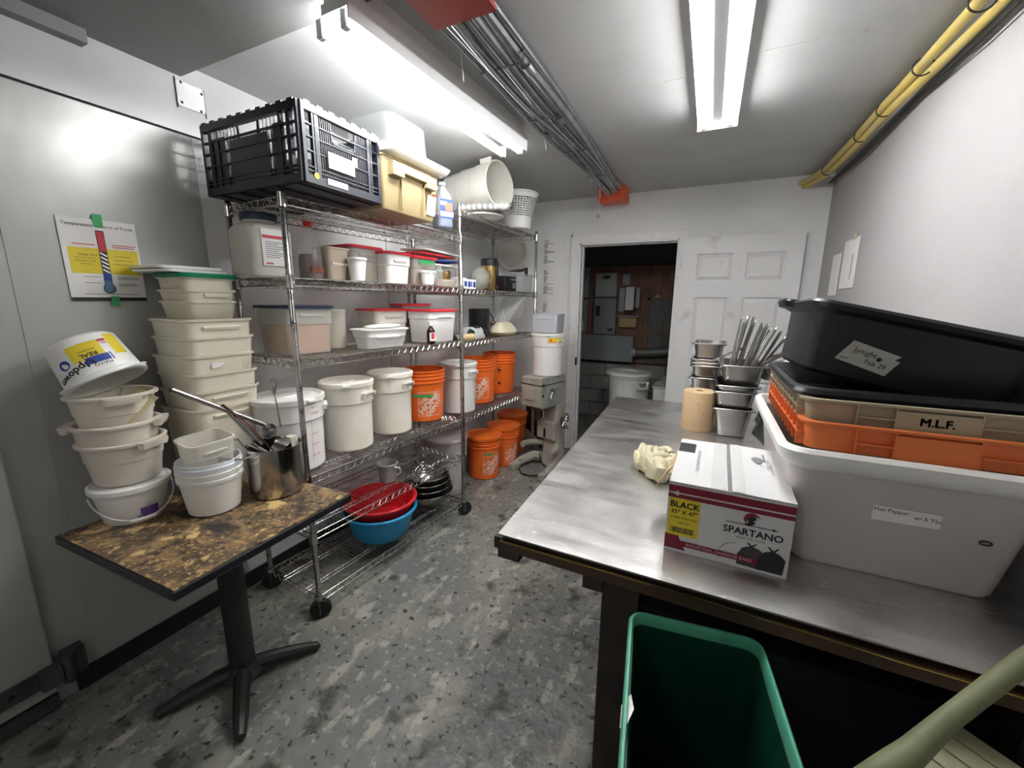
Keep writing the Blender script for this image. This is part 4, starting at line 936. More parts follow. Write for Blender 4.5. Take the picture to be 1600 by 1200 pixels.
for k_ in range(4): a = k_*PI/4; b.tube([(.17, .12-.062*math.cos(a), .45-.062*math.sin(a)), (.17, .12+.062*math.cos(a), .45+.062*math.sin(a))], .004, 6)
b.tube([(.07, .12, .45), (.17, .12, .45)], .012, 8); b.tube([(.17, .08, .405), (.24, .08, .40)], .005, 6); b.build('wheel_spokes', m_pan, t)
MB().tube([(.12, -.05, .74), (.16, -.06, .745)], .018, 12).tube([(.15, -.06, .745), (.155, -.10, .68)], .007, 8).tube([(.15, -.06, .745), (.19, -.02, .77)], .006, 8).build('gear_lever', m_pan, t)
for (x, zz_) in ((.1265, .79), (.1265, .70)): MB().b2((x, -.19, zz_), (x+.003, -.165, zz_+.02)).build('chip', m_castiron, t, smooth=0)
t = thing('power_cord', 'black cord curling on the floor around the mixer foot', 'cord', (-1.44, 3.26, .01), 0)
MB().tube([(-.08, .1, .0), (0, -.02, .0), (.1, -.04, .0), (.2, .05, .0), (.18, .2, .0), (.1, .25, .02), (.05, .3, .1)], .006, 6).build('cord', m_blackr, t)
t = thing('black_pedestal', 'black fan-shaped metal tool standing behind the mixer', 'tool', (-1.60, 3.98, 0), 0)
MB().add([(-.12, 0, .20), (.14, 0, .02), (.18, 0, .04), (.02, 0, .42), (-.12, 0, .50)]+[(-.12, .03, .20), (.14, .03, .02), (.18, .03, .04), (.02, .03, .42), (-.12, .03, .50)], [(0, 1, 2, 3, 4), (9, 8, 7, 6, 5)]+[(i, (i+1) % 5, (i+1) % 5+5, i+5) for i in range(5)]).build('blade', m_castiron, t, smooth=0)
MB().tube([(.06, .0, .0), (.06, 0, .55)], .015, 8).build('stem', m_castiron, t)
t = round_bin('round white bin with an orange sticker standing on the mixer', (-1.300, 3.48, .9085), face(-1.4, 3.74), .155, .40, m_binw, lid=True); t.scale = (.93, .93, .93)
b = MB().rect(.0, .325, .15, .368, cylmap(.156, .003), 8); b.build('sticker', m_yellow, t)
b = MB().rect(.0, .325, .15, .330, cylmap(.157, .0035), 8).poly([(.03+.014*math.cos(a), .348+.014*math.sin(a)) for a in [i*PI/8 for i in range(16)]], cylmap(.157, .004)); b.build('sticker_print', m_orbox, t, smooth=0)
b = MB()
for v in (.31, .24, .17): b.rect(.12, v, .128, v+.006, cylmap(.148, .003))
b.build('scale_dots', m_ink, t, smooth=0)
t = thing('grey_tub', 'bluish grey translucent tub on the white bin above the mixer', 'tub', (-1.31, 3.50, 1.292), 0); t.scale = (.93, .93, .93)
square_tub(t, .27, .24, .175, mat('bluish_tub', (.55, .57, .62), .4), .008, .03)
# ================================================================== SMALL LEFT TABLE
TZ = .73
t = thing('pedestal_table', 'small square table with a worn peeling brown top and black cross base', 'table', (-1.675, .845, 0), math.radians(2.0))
b = MB().b2((-.345, -.335, TZ-.004), (.345, .335, TZ)); b.build('top_surface', m_osb, t, smooth=0)
b = MB().b2((-.352, -.342, TZ-.034), (.352, .338, TZ-.004)); b.build('edge', m_black, t, smooth=0, bevel=.004)
MB().b2((-.16, -.16, TZ-.05), (.16, .16, TZ-.034)).build('spider_plate', m_castiron, t, smooth=0)
MB().lathe([(0, .06), (.046, .06), (.044, TZ-.05), (0, TZ-.05)], 24, c=(.074, -.030, 0)).build('column', m_castiron, t)
hx, hy = .074, -.030
MB().lathe([(0, .10), (.045, .10), (.06, .075), (.075, .055), (0, .05)], 20, c=(hx, hy, 0)).build('hub', m_castiron, t)
for k_ in range(4):
    a = [-2.13, -.645, 1.02, 2.585][k_]+.0; d = Vector((math.cos(a), math.sin(a), 0)); L_ = .275
    o = Vector((hx, hy, 0)); MB().tube([o+Vector((0, 0, .07)), o+d*.1+Vector((0, 0, .06)), o+d*.2+Vector((0, 0, .04)), o+d*(L_)+Vector((0, 0, .02)), o+d*(L_+.012)+Vector((0, 0, .015))], [.035, .030, .026, .020, .006], 10).build('foot', m_castiron, t)
# stack A
zt = TZ+.0005
t = thing('small_pail', 'small white pail with a wire bail and a purple label on the table corner', 'bucket', (-1.94, .695, zt), face(-1.95, .7, .15))
MB().lathe([(0, 0), (.088, 0), (.092, .006), (.108, .112), (.112, .114), (.112, .124), (.118, .126), (.119, .14), (0, .14)], 44).build('body', m_white, t)
MB().lathe([(.117, .125), (.122, .127), (.122, .143), (.112, .148), (.107, .143), (0, .143)], 44).build('lid', m_white, t)
MB().tube([(.121*math.cos(a), .121*math.sin(a)-.012*0, .11-.085*math.sin(-a)**1) for a in [-PI*i/20 for i in range(21)]], .0022, 6).build('bail', m_whiteb, t)
MB().tube([(.121*math.cos(a), .123*math.sin(a), .026) for a in [-PI/2-.3+i*.1 for i in range(7)]], .006, 8).build('grip', m_white, t)
b = MB().rect(-.002, .02, .055, .058, cylmap(lambda v: .092+.15*v), 5); b.build('purple_label', mat('purple_print', (.16, .08, .32), .5), t, smooth=0)
b = MB().text('SONY', .014, cylmap(lambda v: .092+.15*v, .002), .03, .068).rect(-.012, .02, .002, .032, cylmap(lambda v: .092+.15*v, .002), 2); b.build('lettering', mat('lavender_print', (.35, .30, .42), .5), t, smooth=0)
def nested_round(lab, z, x=-1.955, y=.70, ro=0, r0=.098, r1=.118, h=.165):
    t = thing('round_food_tub', lab, 'tub', (x, y, z), ro)
    MB().lathe([(0, 0), (r0-.01, 0), (r0, .01), (r0+.01, h*.55), (r0+.014, h*.56), (r1, h-.014), (r1+.012, h-.012), (r1+.013, h-.004), (r1+.004, h), (r1-.003, h-.002), (r0+.01, h*.55), (r0-.004, .014), (0, .012)], 44).build('body', m_bowlp, t)
    for s in (0, PI): MB().loft([(h-.03, .05, .011, .01), (h-.012, .052, .018, .012), (h-.004, .052, .018, .012)], c=(0, r1+.010, 0)).build('handle', m_bowlp, t).rotation_euler = (0, 0, s)
    return t
nested_round('lowest ivory round tub in the leaning stack on the small pail', TZ+.147, ro=1.9)
nested_round('second ivory round tub up in the leaning stack', TZ+.215, -1.965, .695, 2.5)
nested_round('topmost ivory round tub in the leaning stack under the tilted white bucket', TZ+.32, -1.97, .70, 1.4)
t = thing('yellow_handle_scoop', 'yellowish clear scoops sticking out of the topmost ivory tub', 'scoop', (-1.93, .72, TZ+.40), 0)
MB().add([(-.07, -.04, .0), (.08, -.03, -.02), (.10, .06, .06), (-.02, .05, .09)], [(0, 1, 2, 3)]).add([(.0, -.05, -.02), (.012, -.04, -.02), (.0, .0, .10), (-.02, .0, .10)], [(0, 1, 2, 3)]).build('scoop', mat('yellow_clear', (.62, .56, .30), .3, clear=.2), t, smooth=0)
# tilted labelled bucket on top
t = thing('mayonnaise_bucket', 'white bucket with yellow and blue label tipped over on the tub stack', 'bucket', (0, 0, 0))
ax = Vector((.45, .20, -.87)).normalized()      # opening direction
base = Vector((-2.035, .66, 1.395))
zc = -ax    # local +z is towards the closed end? keep local z = opening direction
zl = ax; xl = Vector((0.25, .96, .40)); xl = (xl-zl*xl.dot(zl)).normalized(); yl = zl.cross(xl)
R = Matrix((xl, yl, zl)).transposed(); t.rotation_euler = R.to_euler(); t.location = base
r0, r1, h = .098, .112, .165
MB().lathe([(0, 0), (r0-.012, 0), (r0, .01), (r1, h-.02), (r1+.003, h-.02), (r1+.010, h-.012), (r1+.010, h-.002), (r1+.004, h), (r1-.004, h), (r0-.004, .012), (0, .01)], 48).build('body', m_white, t)
MB().lathe([(0, .013), (r0-.006, .013), (r1-.006, h-.03), (r1-.0065, h-.03)], 40).build('residue', m_beige, t)
# find the angle of the label so that it faces the camera
vc = R.transposed() @ (Vector((0, 0, 1.55))-base); al = math.atan2(vc.y, vc.x)
mpl = lambda off: (lambda u, v: ((r0+.085*v+off)*math.cos(al+u/r0), (r0+.085*v+off)*math.sin(al+u/r0), v))
flip = lambda off: (lambda u, v: mpl(off)(-u, h-.02-v))
MB().rect(-.065, .085, .025, .13, mpl(.001), 8).build('yellow_label', m_yellow, t, smooth=0) if False else None
b = MB().rect(-.04, .035, .045, .095, mpl(.0012), 8).rect(-.105, .02, -.065, .10, mpl(.0012), 4); b.build('yellow_label', m_yellow, t, smooth=0)
b = MB().rect(-.045, .090, .015, .115, mpl(.0014), 6).rect(-.052, .088, -.048, .118, mpl(.0012)).poly([(.070+.017*math.cos(a), .085+.017*math.sin(a)) for a in [i*PI/8 for i in range(16)]], mpl(.0012)); b.build('blue_label', m_bink, t, smooth=0)
b = MB().rect(-.062, .035, -.042, .045, mpl(.0016), 2).rect(-.062, .05, -.046, .053, mpl(.0016)); b.build('red_label', m_rink, t, smooth=0)
b = MB().text('REAL', .020, mpl(.0022), .0, .080, rot=0, bold=.02).text('AUTHENTIC', .008, mpl(.0022), .0, .064).text('Updown', .034, mpl(.0022), .055, .118, rot=.25, bold=.03).text('MAYO', .016, mpl(.0022), -.02, .122); b.build('lettering', m_ink, t, smooth=0)
MB().tube([((r1+.012)*math.cos(al+q), (r1+.012)*math.sin(al+q), h-.018+.03*math.sin((q+1.5)/3*PI)*.6) for q in [-1.5+i*.15 for i in range(21)]], .0035, 6).build('bail', m_whiteb, t)
# stack B: big square tubs
zr = [1.103, 1.178, 1.25, 1.325, 1.40, 1.473]
labs = ['lowest and tallest square milky tub in the big stack against the wall', 'second square milky tub from the bottom of the big stack', 'third square milky tub from the bottom of the big stack', 'square milky tub with a small white sticker in the big stack', 'fifth square milky tub from the bottom of the big stack', 'topmost large square milky tub holding the smaller tubs']
for i, zt_ in enumerate(zr):
    hh = zt_-TZ-.001 if i == 0 else .30
    t = thing('square_food_tub', labs[i], 'tub', (-1.985+.004*((i*7) % 3), 1.035+.003*((i*5) % 3), zt_-hh), math.radians(1.5-(i % 3)))
    hw = .139; tp = .020 if i else .022
    ww = .0025
    MB().loft([(0, hw-tp-.004-.003, hw-tp-.007, .03), (.008, hw-tp-.003, hw-tp-.003, .035), (hh-.012, hw-.003, hw-.003, .04), (hh-.010, hw+.004, hw+.004, .045), (hh, hw+.006, hw+.006, .046), (hh, hw-.001, hw-.001, .04), (hh-.012, hw-.0055, hw-.0055, .038), (.011, hw-tp-.0055, hw-tp-.0055, .033)]).build('body', m_milk, t)
    if i in (0, 1, 5): MB().loft([(hh-.044, .07, .002, .002), (hh-.034, .075, .006, .004), (hh-.030, .075, .005, .004)], c=(0, 0, 0)).build('handle', m_milk, t).matrix_local = Matrix.Translation((hw-.001, 0, 0)) @ Matrix.Rotation(PI/2, 4, 'Z')
    if i == 3: MB().add([(hw-.0005, -.06, hh-.055), (hw-.0005, -.02, hh-.05), (hw-.0005, -.005, hh-.035), (hw-.0005, -.055, hh-.028)], [(0, 1, 2, 3)]).build('sticker', m_paper, t, smooth=0).location = (.004, 0, 0)
# small square tubs on top
zs_ = [1.47, 1.50, 1.535]
for i in range(3):
    hh = (.075, .09, .105)[i]
    t = thing('small_square_tub', ('lowest small square tub with tan contents showing, in the pile on the big stack', 'middle small square tub in the pile on the big stack', 'small square milky tub under the green lid')[i], 'tub', (-1.985, 1.04, zs_[i]), math.radians(3-i))
    hw = .106
    MB().loft([(0, hw-.018, hw-.018, .03), (.006, hw-.014, hw-.014, .03), (hh-.008, hw-.004, hw-.004, .035), (hh-.008, hw+.002, hw+.002, .035), (hh, hw+.003, hw+.003, .035), (hh, hw-.004, hw-.004, .035), (.010, hw-.018, hw-.018, .03)]).build('body', m_milk if i else m_beige if False else m_milk, t)
    if i == 1: MB().loft([(hh-.03, .045, .003, .003), (hh-.02, .046, .006, .004), (hh-.016, .046, .006, .004)]).build('handle', m_milk, t).matrix_local = Matrix.Translation((hw-.002, 0.01, 0)) @ Matrix.Rotation(PI/2, 4, 'Z')
    if i == 0: MB().loft([(.008, hw-.019, hw-.019, .03), (.03, hw-.018, hw-.018, .03)]).build('contents', m_beigec, t)
t = thing('green_lid', 'green square lid on the small tub pile', 'lid', (-1.985, 1.04, 1.640), 0)
MB().loft([(-.002, .115, .115, .04), (.012, .117, .117, .04), (.016, .112, .112, .04), (.010, .102, .102, .03), (.010, .10, .10, .03)]).build('lid', m_green, t)
for i, (x, y, ro, lab) in enumerate(((-2.01, 1.0, .06, 'lower white square lid on the green lid'), (-2.015, .99, -.05, 'uppermost white square lid on the tub pile'))):
    t = thing('white_square_lid', lab, 'lid', (x, y, 1.660+i*.013), ro)
    MB().loft([(-.003, .12, .12, .03), (.006, .122, .122, .03), (.008, .117, .117, .03), (.004, .108, .108, .03)]).build('lid', m_white, t)
# stack C: nested white pails
for i in range(3):
    t = thing('white_ice_cream_pail', ('outermost lowest white pail at the front of the table', 'middle white pail nested in the front stack', 'innermost white pail holding the small square tub')[i], 'bucket', (-1.725, .862, TZ+.0005+i*.024), face(-1.72, .86))
    r0, r1, h = .087, .105, .165
    if i: r0 -= .002*i; r1 -= 0
    MB().lathe([(0, 0), (r0-.01, 0), (r0, .008), (r1-.0018, h-.03), (r1+.005, h-.028), (r1+.006, h-.015), (r1+.002, h-.014), (r1+.002, h), (r1-.002, h), (r0-.003, .012), (0, .01)], 44).build('body', m_white if i < 2 else m_whiteb, t)
t = thing('small_open_tub', 'open square milky tub standing inside the white pails', 'tub', (-1.74, .875, TZ+.095), face(-1.74, .87, .12), rot=(.05, -.06, face(-1.74, .87, .35)))
square_tub(t, .155, .15, .20, m_milkt, .018, .03, sh=.13)
# steel pot
t = thing('steel_pot', 'tall stainless steel pot full of utensils on the table edge', 'pot', (-1.645, 1.076, TZ+.0005), face(-1.64, 1.09))
r, h = .106, .215
MB().lathe([(0, 0), (r-.012, 0), (r-.003, .006), (r, .02), (r, h-.004), (r+.004, h-.002), (r+.004, h), (r-.002, h), (r-.003, .012), (0, .008)], 56).build('body', m_pot, t)
MB().tube([(-r*.55, -r*.82, h-.01), (-r*1.1, -r*1.1, h-.01), (-r*1.75, -r*.9, h+.0), (-r*1.6, -r*.55, h+.055), (-r*1.15, -r*.35, h+.05), (-r*.86, -r*.45, h-.01)], .0045, 8).build('handle', m_pan, t)
MB().b2((r*.6, -.02, h-.03), (r*.92, .02, h+.012)).build('clip_board', m_milk, t, smooth=0).rotation_euler = (0, 0, .5)
px, py = -1.645, 1.076
def util(name, lab, cat, pts, r_, M=m_pan, extra=None):
    t = thing(name, lab, cat, (px, py, TZ+.03))
    MB().tube(pts, r_, 12).build('handle', M, t)
    if extra: extra(t)
    return t
util('stick_blender_tube', 'long thick steel tube leaning out of the pot to the left', 'utensil', [(-.105, -.29, .466), (-.065, -.15, .368), (-.015, 0, .26)], .0105, m_pan, lambda t: MB().tube([(-.1063, -.2945, .469), (-.105, -.290, .466)], .0085, 12).build('end', m_black, t))
def lad(t):
    MB().lathe([(0, 0), (.02, .006), (.030, .02), (.033, .034), (.030, .034), (.018, .008), (0, .003)], 24, T=Matrix.Translation((.01, .0, .235)) @ Matrix.Rotation(1.0, 4, 'X') @ Matrix.Rotation(.3, 4, 'Y')).build('bowl', m_pan, t)
    MB().tube([(.024, .012, .40), (.03, .02, .45), (.022, .01, .475), (.012, -.002, .45), (.022, .01, .40)], .0035, 6).build('hook', m_chrome, t)
util('ladle', 'thin-handled ladle standing upright in the pot with its looped end up', 'ladle', [(.028, .02, .26), (.026, .015, .36), (.022, .008, .44)], [.004, .003, .003], m_chrome, lad)
util('tongs', 'steel tongs leaning in the pot with rusty tips', 'tongs', [(-.06, -.14, .36), (-.045, -.09, .28), (-.02, -.04, .19)], [.006, .011, .012], m_pan, lambda t: MB().tube([(-.075, -.165, .375), (-.055, -.15, .385), (-.03, -.08, .29), (0, -.01, .16)], .004, 8).build('arm', mat('rusty_iron2', (.12, .035, .025), .4), t))
util('serving_spoon', 'round steel scoop head resting on the pot rim', 'spoon', [(-.06, -.07, .19), (-.03, -.02, .14)], [.02, .016], m_pan)
util('whisk', 'dark round strainer ladle inside the pot', 'ladle', [(.04, .03, .10), (.045, .0, .185), (.03, -.02, .20)], [.03, .045, .02], m_pot)

# ================================================================== STEEL TABLE
SZ = .87
t = thing('steel_table', 'large brushed steel topped work table with dark wooden frame', 'table', (0, 2.0, 0))
q = [(-.515, -1.005), (.760, -1.025), (.760, 1.06), (-.578, 1.03)]
def slab(q, z0, z1): return MB().add([(x, y, z0) for x, y in q]+[(x, y, z1) for x, y in q], [(3, 2, 1, 0), (4, 5, 6, 7)]+[(i, (i+1) % 4, (i+1) % 4+4, i+4) for i in range(4)])
slab(q, SZ-.004, SZ).build('steel_top', m_steel, t, smooth=0)
q2 = [(-.505, -.990), (.755, -1.0), (.755, 1.05), (-.568, 1.02)]
slab(q2, SZ-.022, SZ-.0045).build('wood_core', m_darkwood, t, smooth=0)
b = MB()
b.tube([(-.51, -1.000, SZ-.026), (-.1, -1.004, SZ-.026), (.3, -1.010, SZ-.030), (.42, -1.006, SZ-.038), (.56, -1.012, SZ-.034), (.755, -1.02, SZ-.03)], .0028, 6); b.build('edge_strip', m_gold, t)
b = MB().add([(-.51, -.995, SZ-.058), (.40, -1.0, SZ-.072), (.755, -1.01, SZ-.07), (.755, -1.01, SZ-.03), (.40, -1.0, SZ-.034), (-.51, -.995, SZ-.026)]+[(-.51, -.965, SZ-.058), (.40, -.97, SZ-.072), (.755, -.98, SZ-.07), (.755, -.98, SZ-.03), (.40, -.97, SZ-.034), (-.51, -.965, SZ-.026)],
    [(0, 1, 4, 5), (1, 2, 3, 4), (6, 11, 10, 7), (7, 10, 9, 8), (0, 6, 7, 1), (1, 7, 8, 2), (5, 4, 10, 11), (4, 3, 9, 10), (0, 5, 11, 6), (2, 8, 9, 3)])
b.build('front_rail', m_edgewood, t, smooth=0)
MB().b2((-.535, -.99, SZ-.06), (-.50, 1.0, SZ-.022)).b2((-.52, -.995, SZ-.085), (-.45, -.96, SZ-.04)).build('side_rail', m_darkwood, t, smooth=0)
for (x, y) in ((-.155, -.915), (-.47, .92), (.70, -.90), (.70, .95)):
    MB().b2((x-.05, y-.045, 0), (x+.05, y+.045, SZ-.022)).build('leg', m_darkwood, t, smooth=0)
MB().b2((-.26, -.97, SZ-.12), (-.205, -.9, SZ-.06)).build('bracket', m_darkwood, t, smooth=0)
MB().b2((-.20, -.90, .18), (.74, .98, .21)).build('under_shelf', m_darkwood, t, smooth=0)

zt = SZ+.0006
t = thing('light_blocking_tote', 'added dark navy tote that blocks light on the shelf under the steel table', 'tote', (.30, 1.55, .2106))  # added tote, fills the dark blue area and blocks light under the table
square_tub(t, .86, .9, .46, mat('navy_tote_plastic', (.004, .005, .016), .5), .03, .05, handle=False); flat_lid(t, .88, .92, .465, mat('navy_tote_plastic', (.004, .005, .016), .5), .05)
# garbage bag carton
bw, bd, bh = .293, .405, .205
t = thing('garbage_bag_carton', 'white and maroon carton of black garbage bags on the steel table', 'carton', (.0925, 1.335, zt), math.radians(-1.2))
b = MB(); b.b2((-bw/2, -bd/2, 0), (bw/2, bd/2, bh-.004)); b.build('carton', m_boxw, t, smooth=0)
# flaps with gap
for s in (-1, 1):
    x0, x1 = (-bw/2, -.004) if s < 0 else (.006, bw/2)
    if s < 0: b = MB().b2((x0, -bd/2, bh-.003), (x1, .06, bh)).b2((x0+.05, .06, bh-.003), (x1, bd/2, bh)).b2((x0, .155, bh-.003), (x0+.05, bd/2, bh))
    else: b = MB().add([(x0, -bd/2, bh-.001), (x1, -bd/2, bh-.003), (x1, bd/2, bh-.003), (x0, bd/2, bh-.001), (x0, -bd/2, bh+.002), (x1, -bd/2, bh), (x1, bd/2, bh), (x0, bd/2, bh+.003)], [(3, 2, 1, 0), (4, 5, 6, 7), (0, 1, 5, 4), (1, 2, 6, 5), (2, 3, 7, 6), (3, 0, 4, 7)])
    b.build('flap', m_boxw, t, smooth=0)
MB().b2((-bw/2+.0, .06, bh-.0035), (-bw/2+.05, .155, bh-.0028)).build('hand_hole', m_ink, t, smooth=0)
MB().b2((-.0045, -bd/2, bh-.0035), (.0065, bd/2, bh-.0026)).build('flap_gap', m_gink, t, smooth=0)
MB().poly([(-.045, -bd/2), (-.006, -bd/2), (-.006, bd/2), (-.045, bd/2)], plane((0, 0, bh+.0008), (1, 0, 0), (0, 1, 0))).poly([(.012, -bd/2), (.035, -bd/2), (.035, bd/2), (.012, bd/2)], plane((0, 0, bh+.0035), (1, 0, 0), (0, 1, 0))).build('tape', mat('clear_tape', (.70, .70, .69), .2), t, smooth=0)
b = MB().add([(-bw/2-.001, -.02, bh-.02), (-bw/2-.02, -.06, bh-.03), (-bw/2-.055, -.05, bh-.10), (-bw/2-.035, .05, bh-.08), (-bw/2-.002, .12, bh-.01), (-bw/2-.001, .155, bh-.002)], [(0, 1, 2, 3), (0, 3, 4, 5)])
b.build('torn_flap', m_kraft, t, smooth=0)
fp = plane((-bw/2, -bd/2-.0006, 0), (1, 0, 0), (0, 0, 1)); fp2 = plane((-bw/2, -bd/2-.0010, 0), (1, 0, 0), (0, 0, 1)); fp3 = plane((-bw/2, -bd/2-.0014, 0), (1, 0, 0), (0, 0, 1))
b = MB().rect(0, .162, bw, .178, fp).rect(0, .182, bw, .196, fp) if False else MB().rect(0, .176, bw, .196, fp).rect(0, .160, bw, .172, fp)
b.poly([(.0, .008), (.055, .008), (.048, .022), (.05, .022), (.045, .036), (.04, .036), (.034, .052), (0, .052)], fp); b.build('maroon_print', m_maroon, t, smooth=0)
MB().poly([(.008, .174), (.02, .179), (.024, .182), (.028, .176), (bw, .176), (bw, .172), (.028, .172), (.024, .166), (.02, .169)], fp2).build('arrow_print', m_boxw, t, smooth=0)
MB().rect(.004, .05, .082, .160, fp2).build('yellow_label', m_yellow, t, smooth=0)
b = MB().text('BLACK', .024, fp3, .044, .141, bold=.03).text('35" X 47"', .017, fp3, .044, .120, bold=.02).text('XTRA STRONG', .010, fp3, .044, .103).text('100 CT', .010, fp3, .044, .088)
rn = random.Random(2); u = .012
while u < .072: l = rn.choice((.0008, .0016, .0024)); b.rect(u, .058, u+l, .075, fp3); u += l+rn.choice((.0008, .0014))
b.text('SPARTANO', .0265, fp3, .208, .103, sx=1.0, bold=.02).text('VELVET FOR CLEANS', .0072, fp3, .205, .086)
b.rect(.145, .1235, .25, .1255, fp3).poly([(.25, .121), (.262, .1245), (.25, .128)], fp3)
b.poly([(.186, .125), (.196, .132), (.194, .140), (.200, .148), (.209, .150), (.214, .143), (.206, .138), (.212, .134), (.206, .126), (.198, .122)], fp3)
b.poly([(.225, .008), (.283, .008), (.286, .05), (.272, .063), (.262, .066), (.270, .078), (.266, .078), (.258, .069), (.248, .078), (.244, .077), (.253, .066), (.24, .062), (.226, .04)], fp3)
b.build('black_print', m_ink, t, smooth=0)
MB().poly([(.190, .128), (.184, .142), (.189, .154), (.201, .160), (.215, .156), (.222, .148), (.212, .151), (.200, .149), (.194, .140)], fp3).build('crest_print', m_maroon, t, smooth=0)
MB().poly([(.180, .01), (.236, .008), (.24, .055), (.226, .064), (.214, .067), (.222, .077), (.218, .077), (.210, .070), (.202, .077), (.198, .076), (.206, .067), (.19, .06), (.18, .04)], fp2).build('grey_bag_print', mat('charcoal_print', (.055, .05, .05), .5), t, smooth=0)
b = MB()
pts = [(.135, .012), (.14, .02), (.138, .04), (.145, .055), (.160, .065), (.175, .067)]
for a, c_ in zip(pts, pts[1:]): b.tube([fp2(*a), fp2(*c_)], .0005, 4)
b.build('line_print', m_ink, t, smooth=0)
MB().rect(.04, .020, .225, .036, plane((-bw/2, -bd/2-.0016, 0), (1, 0, 0), (0, 0, 1))).build('maroon_band', m_maroon, t, smooth=0)
b = MB().text('INDUSTRIAL GARBAGE BAGS', .0122, plane((-bw/2, -bd/2-.0020, 0), (1, 0, 0), (0, 0, 1)), .135, .028, bold=.02); b.build('white_lettering', mat('pink_print', (.75, .55, .55), .5), t, smooth=0)
tp = plane((0, 0, bh+.0006), (1, 0, 0), (0, 1, 0)); tp2 = plane((0, 0, bh+.0012), (1, 0, 0), (0, 1, 0))
b = MB().text('INDUSTRIAL GARBAGE BAGS', .0145, tp, -.083, -.005, rot=-PI/2)
b.build('top_lettering', m_gink, t, smooth=0)
tq = plane((0, 0, bh+.0035), (1, 0, 0), (0, 1, 0))
b = MB().poly([(.062, .085), (.072, .10), (.088, .10), (.095, .085), (.09, .06), (.08, .04), (.072, .05)], tq).rect(.095, .075, .10, .135, tq).rect(.11, -.04, .112, .05, tq).text('SPARTANO', .017, tq, .105, .045, rot=-PI/2)
b.build('top_logo', m_gink, t, smooth=0)
MB().text('VELVET FOR CLEANS', .006, tq, .086, .045, rot=-PI/2).build('top_small_print', m_gink, t, smooth=0)
# cloth
t = thing('crumpled_cloth', 'crumpled cream kitchen cloth on the steel table left of the carton', 'cloth', (-.145, 1.69, zt), .3)
b = MB(); n, m_ = 72, 26; vs = []; fs = []
rn = random.Random(5); ph_ = [rn.uniform(0, 6) for _ in range(8)]
for j in range(m_+1):
    p = j/m_
    for i in range(n):
        a = 2*PI*i/n
        R_ = (1+.10*math.sin(2*a+ph_[0])+.06*math.sin(5*a+ph_[1])) * math.sin(PI*min(1, p*1.02))**.7
        fold = .016*math.sin(3*a+7*p*2+ph_[2])+.010*math.sin(7*a-9*p+ph_[3])+.006*math.sin(13*a+15*p+ph_[4])
        z_ = .075*(1-math.cos(PI*p))/2*1.0+fold*math.sin(PI*p)*(p > .25)*1.2
        vs.append((.085*R_*math.cos(a)*(1+.5*fold/.02*.12), .12*R_*math.sin(a)*(1+.5*fold/.02*.12), max(0, z_)))
for j in range(m_):
    for i in range(n): l = (i+1) % n; fs.append((j*n+i, j*n+l, (j+1)*n+l, (j+1)*n+i))
b.add(vs, fs); b.tube([(.02+.045*math.cos(a), .04+.05*math.sin(a), .07+.008*math.sin(3*a)) for a in [i*PI/10 for i in range(19)]], .014, 8); b.tube([(-.05, -.07, .03), (-.03, 0, .06), (.03, .03, .075), (.05, .1, .05)], .012, 8)
b.build('cloth', m_cloth, t, smooth=70)
# paper towel roll
t = thing('paper_towel_roll', 'brown paper towel roll standing on the steel table', 'paper towel', (-.012, 2.435, zt), .2)
MB().lathe([(.022, 0), (.080, 0), (.082, .004), (.082, .211), (.080, .215), (.022, .215), (.022, 0)], 48).build('roll', m_kraft, t)
MB().lathe([(.0215, .0), (.0215, .2155), (.019, .2155), (.019, 0)], 24).build('core', m_card, t)
b = MB()
ang_ = [-.95+i*.08 for i in range(8)]
P0 = [(.083*math.cos(a), .083*math.sin(a)) for a in ang_]
b.add([(*p, .205) for p in P0]+[(*(Vector(p)*1.015), .205-.012-.013*i+(.004 if i % 2 else 0)) for i, p in enumerate(P0)], [(i, i+1, i+9, i+8) for i in range(7)])
b.build('torn_sheet', m_kraft, t, smooth=0)
# steam table pans
def pan(lab, loc, rz, w_, d_, h_, top=False):
    t = thing('steel_pan', lab, 'food pan', loc, rz)
    hw, hd = w_/2, d_/2; tp = h_*.10
    MB().loft([(0, hw-tp-.028, hd-tp-.028, .02), (.004, hw-tp-.02, hd-tp-.02, .028), (h_-.004, hw-.012, hd-.012, .03), (h_-.004, hw-.002, hd-.002, .02), (h_-.008, hw, hd, .02), (h_-.002, hw+.001, hd+.001, .02), (h_, hw-.001, hd-.001, .02), (h_, hw-.013, hd-.013, .03), (.006, hw-tp-.022, hd-tp-.022, .026)]).build('pan', m_pan, t)
    return t
pan('lowest deep steel pan in the front stack beside the paper roll', (.150, 2.475, zt), .03, .20, .33, .155)
pan('second steel pan in the front stack beside the paper roll', (.155, 2.48, zt+.092), .0, .205, .33, .150)
pan('third steel pan in the front stack, nested just under the top one', (.16, 2.48, zt+.125), .02, .205, .33, .150)
pan('top steel pan of the front stack holding utensils', (.175, 2.50, zt+.262), .04, .215, .33, .115)
for i, (dz, hh) in enumerate(((0, .15), (.09, .15), (.165, .15), (.185, .15), (.205, .15), (.30, .15))):
    if i in (0,): pass
    pan(('lowest steel pan in the rear stack behind the paper roll', 'second steel pan of the rear stack behind the paper roll', 'third steel pan of the rear stack', 'fourth steel pan of the rear stack', 'fifth steel pan of the rear stack', 'topmost steel pan of the rear stack behind the paper roll')[i], (.015, 2.86, zt+dz), -.03, .19, .30, hh)
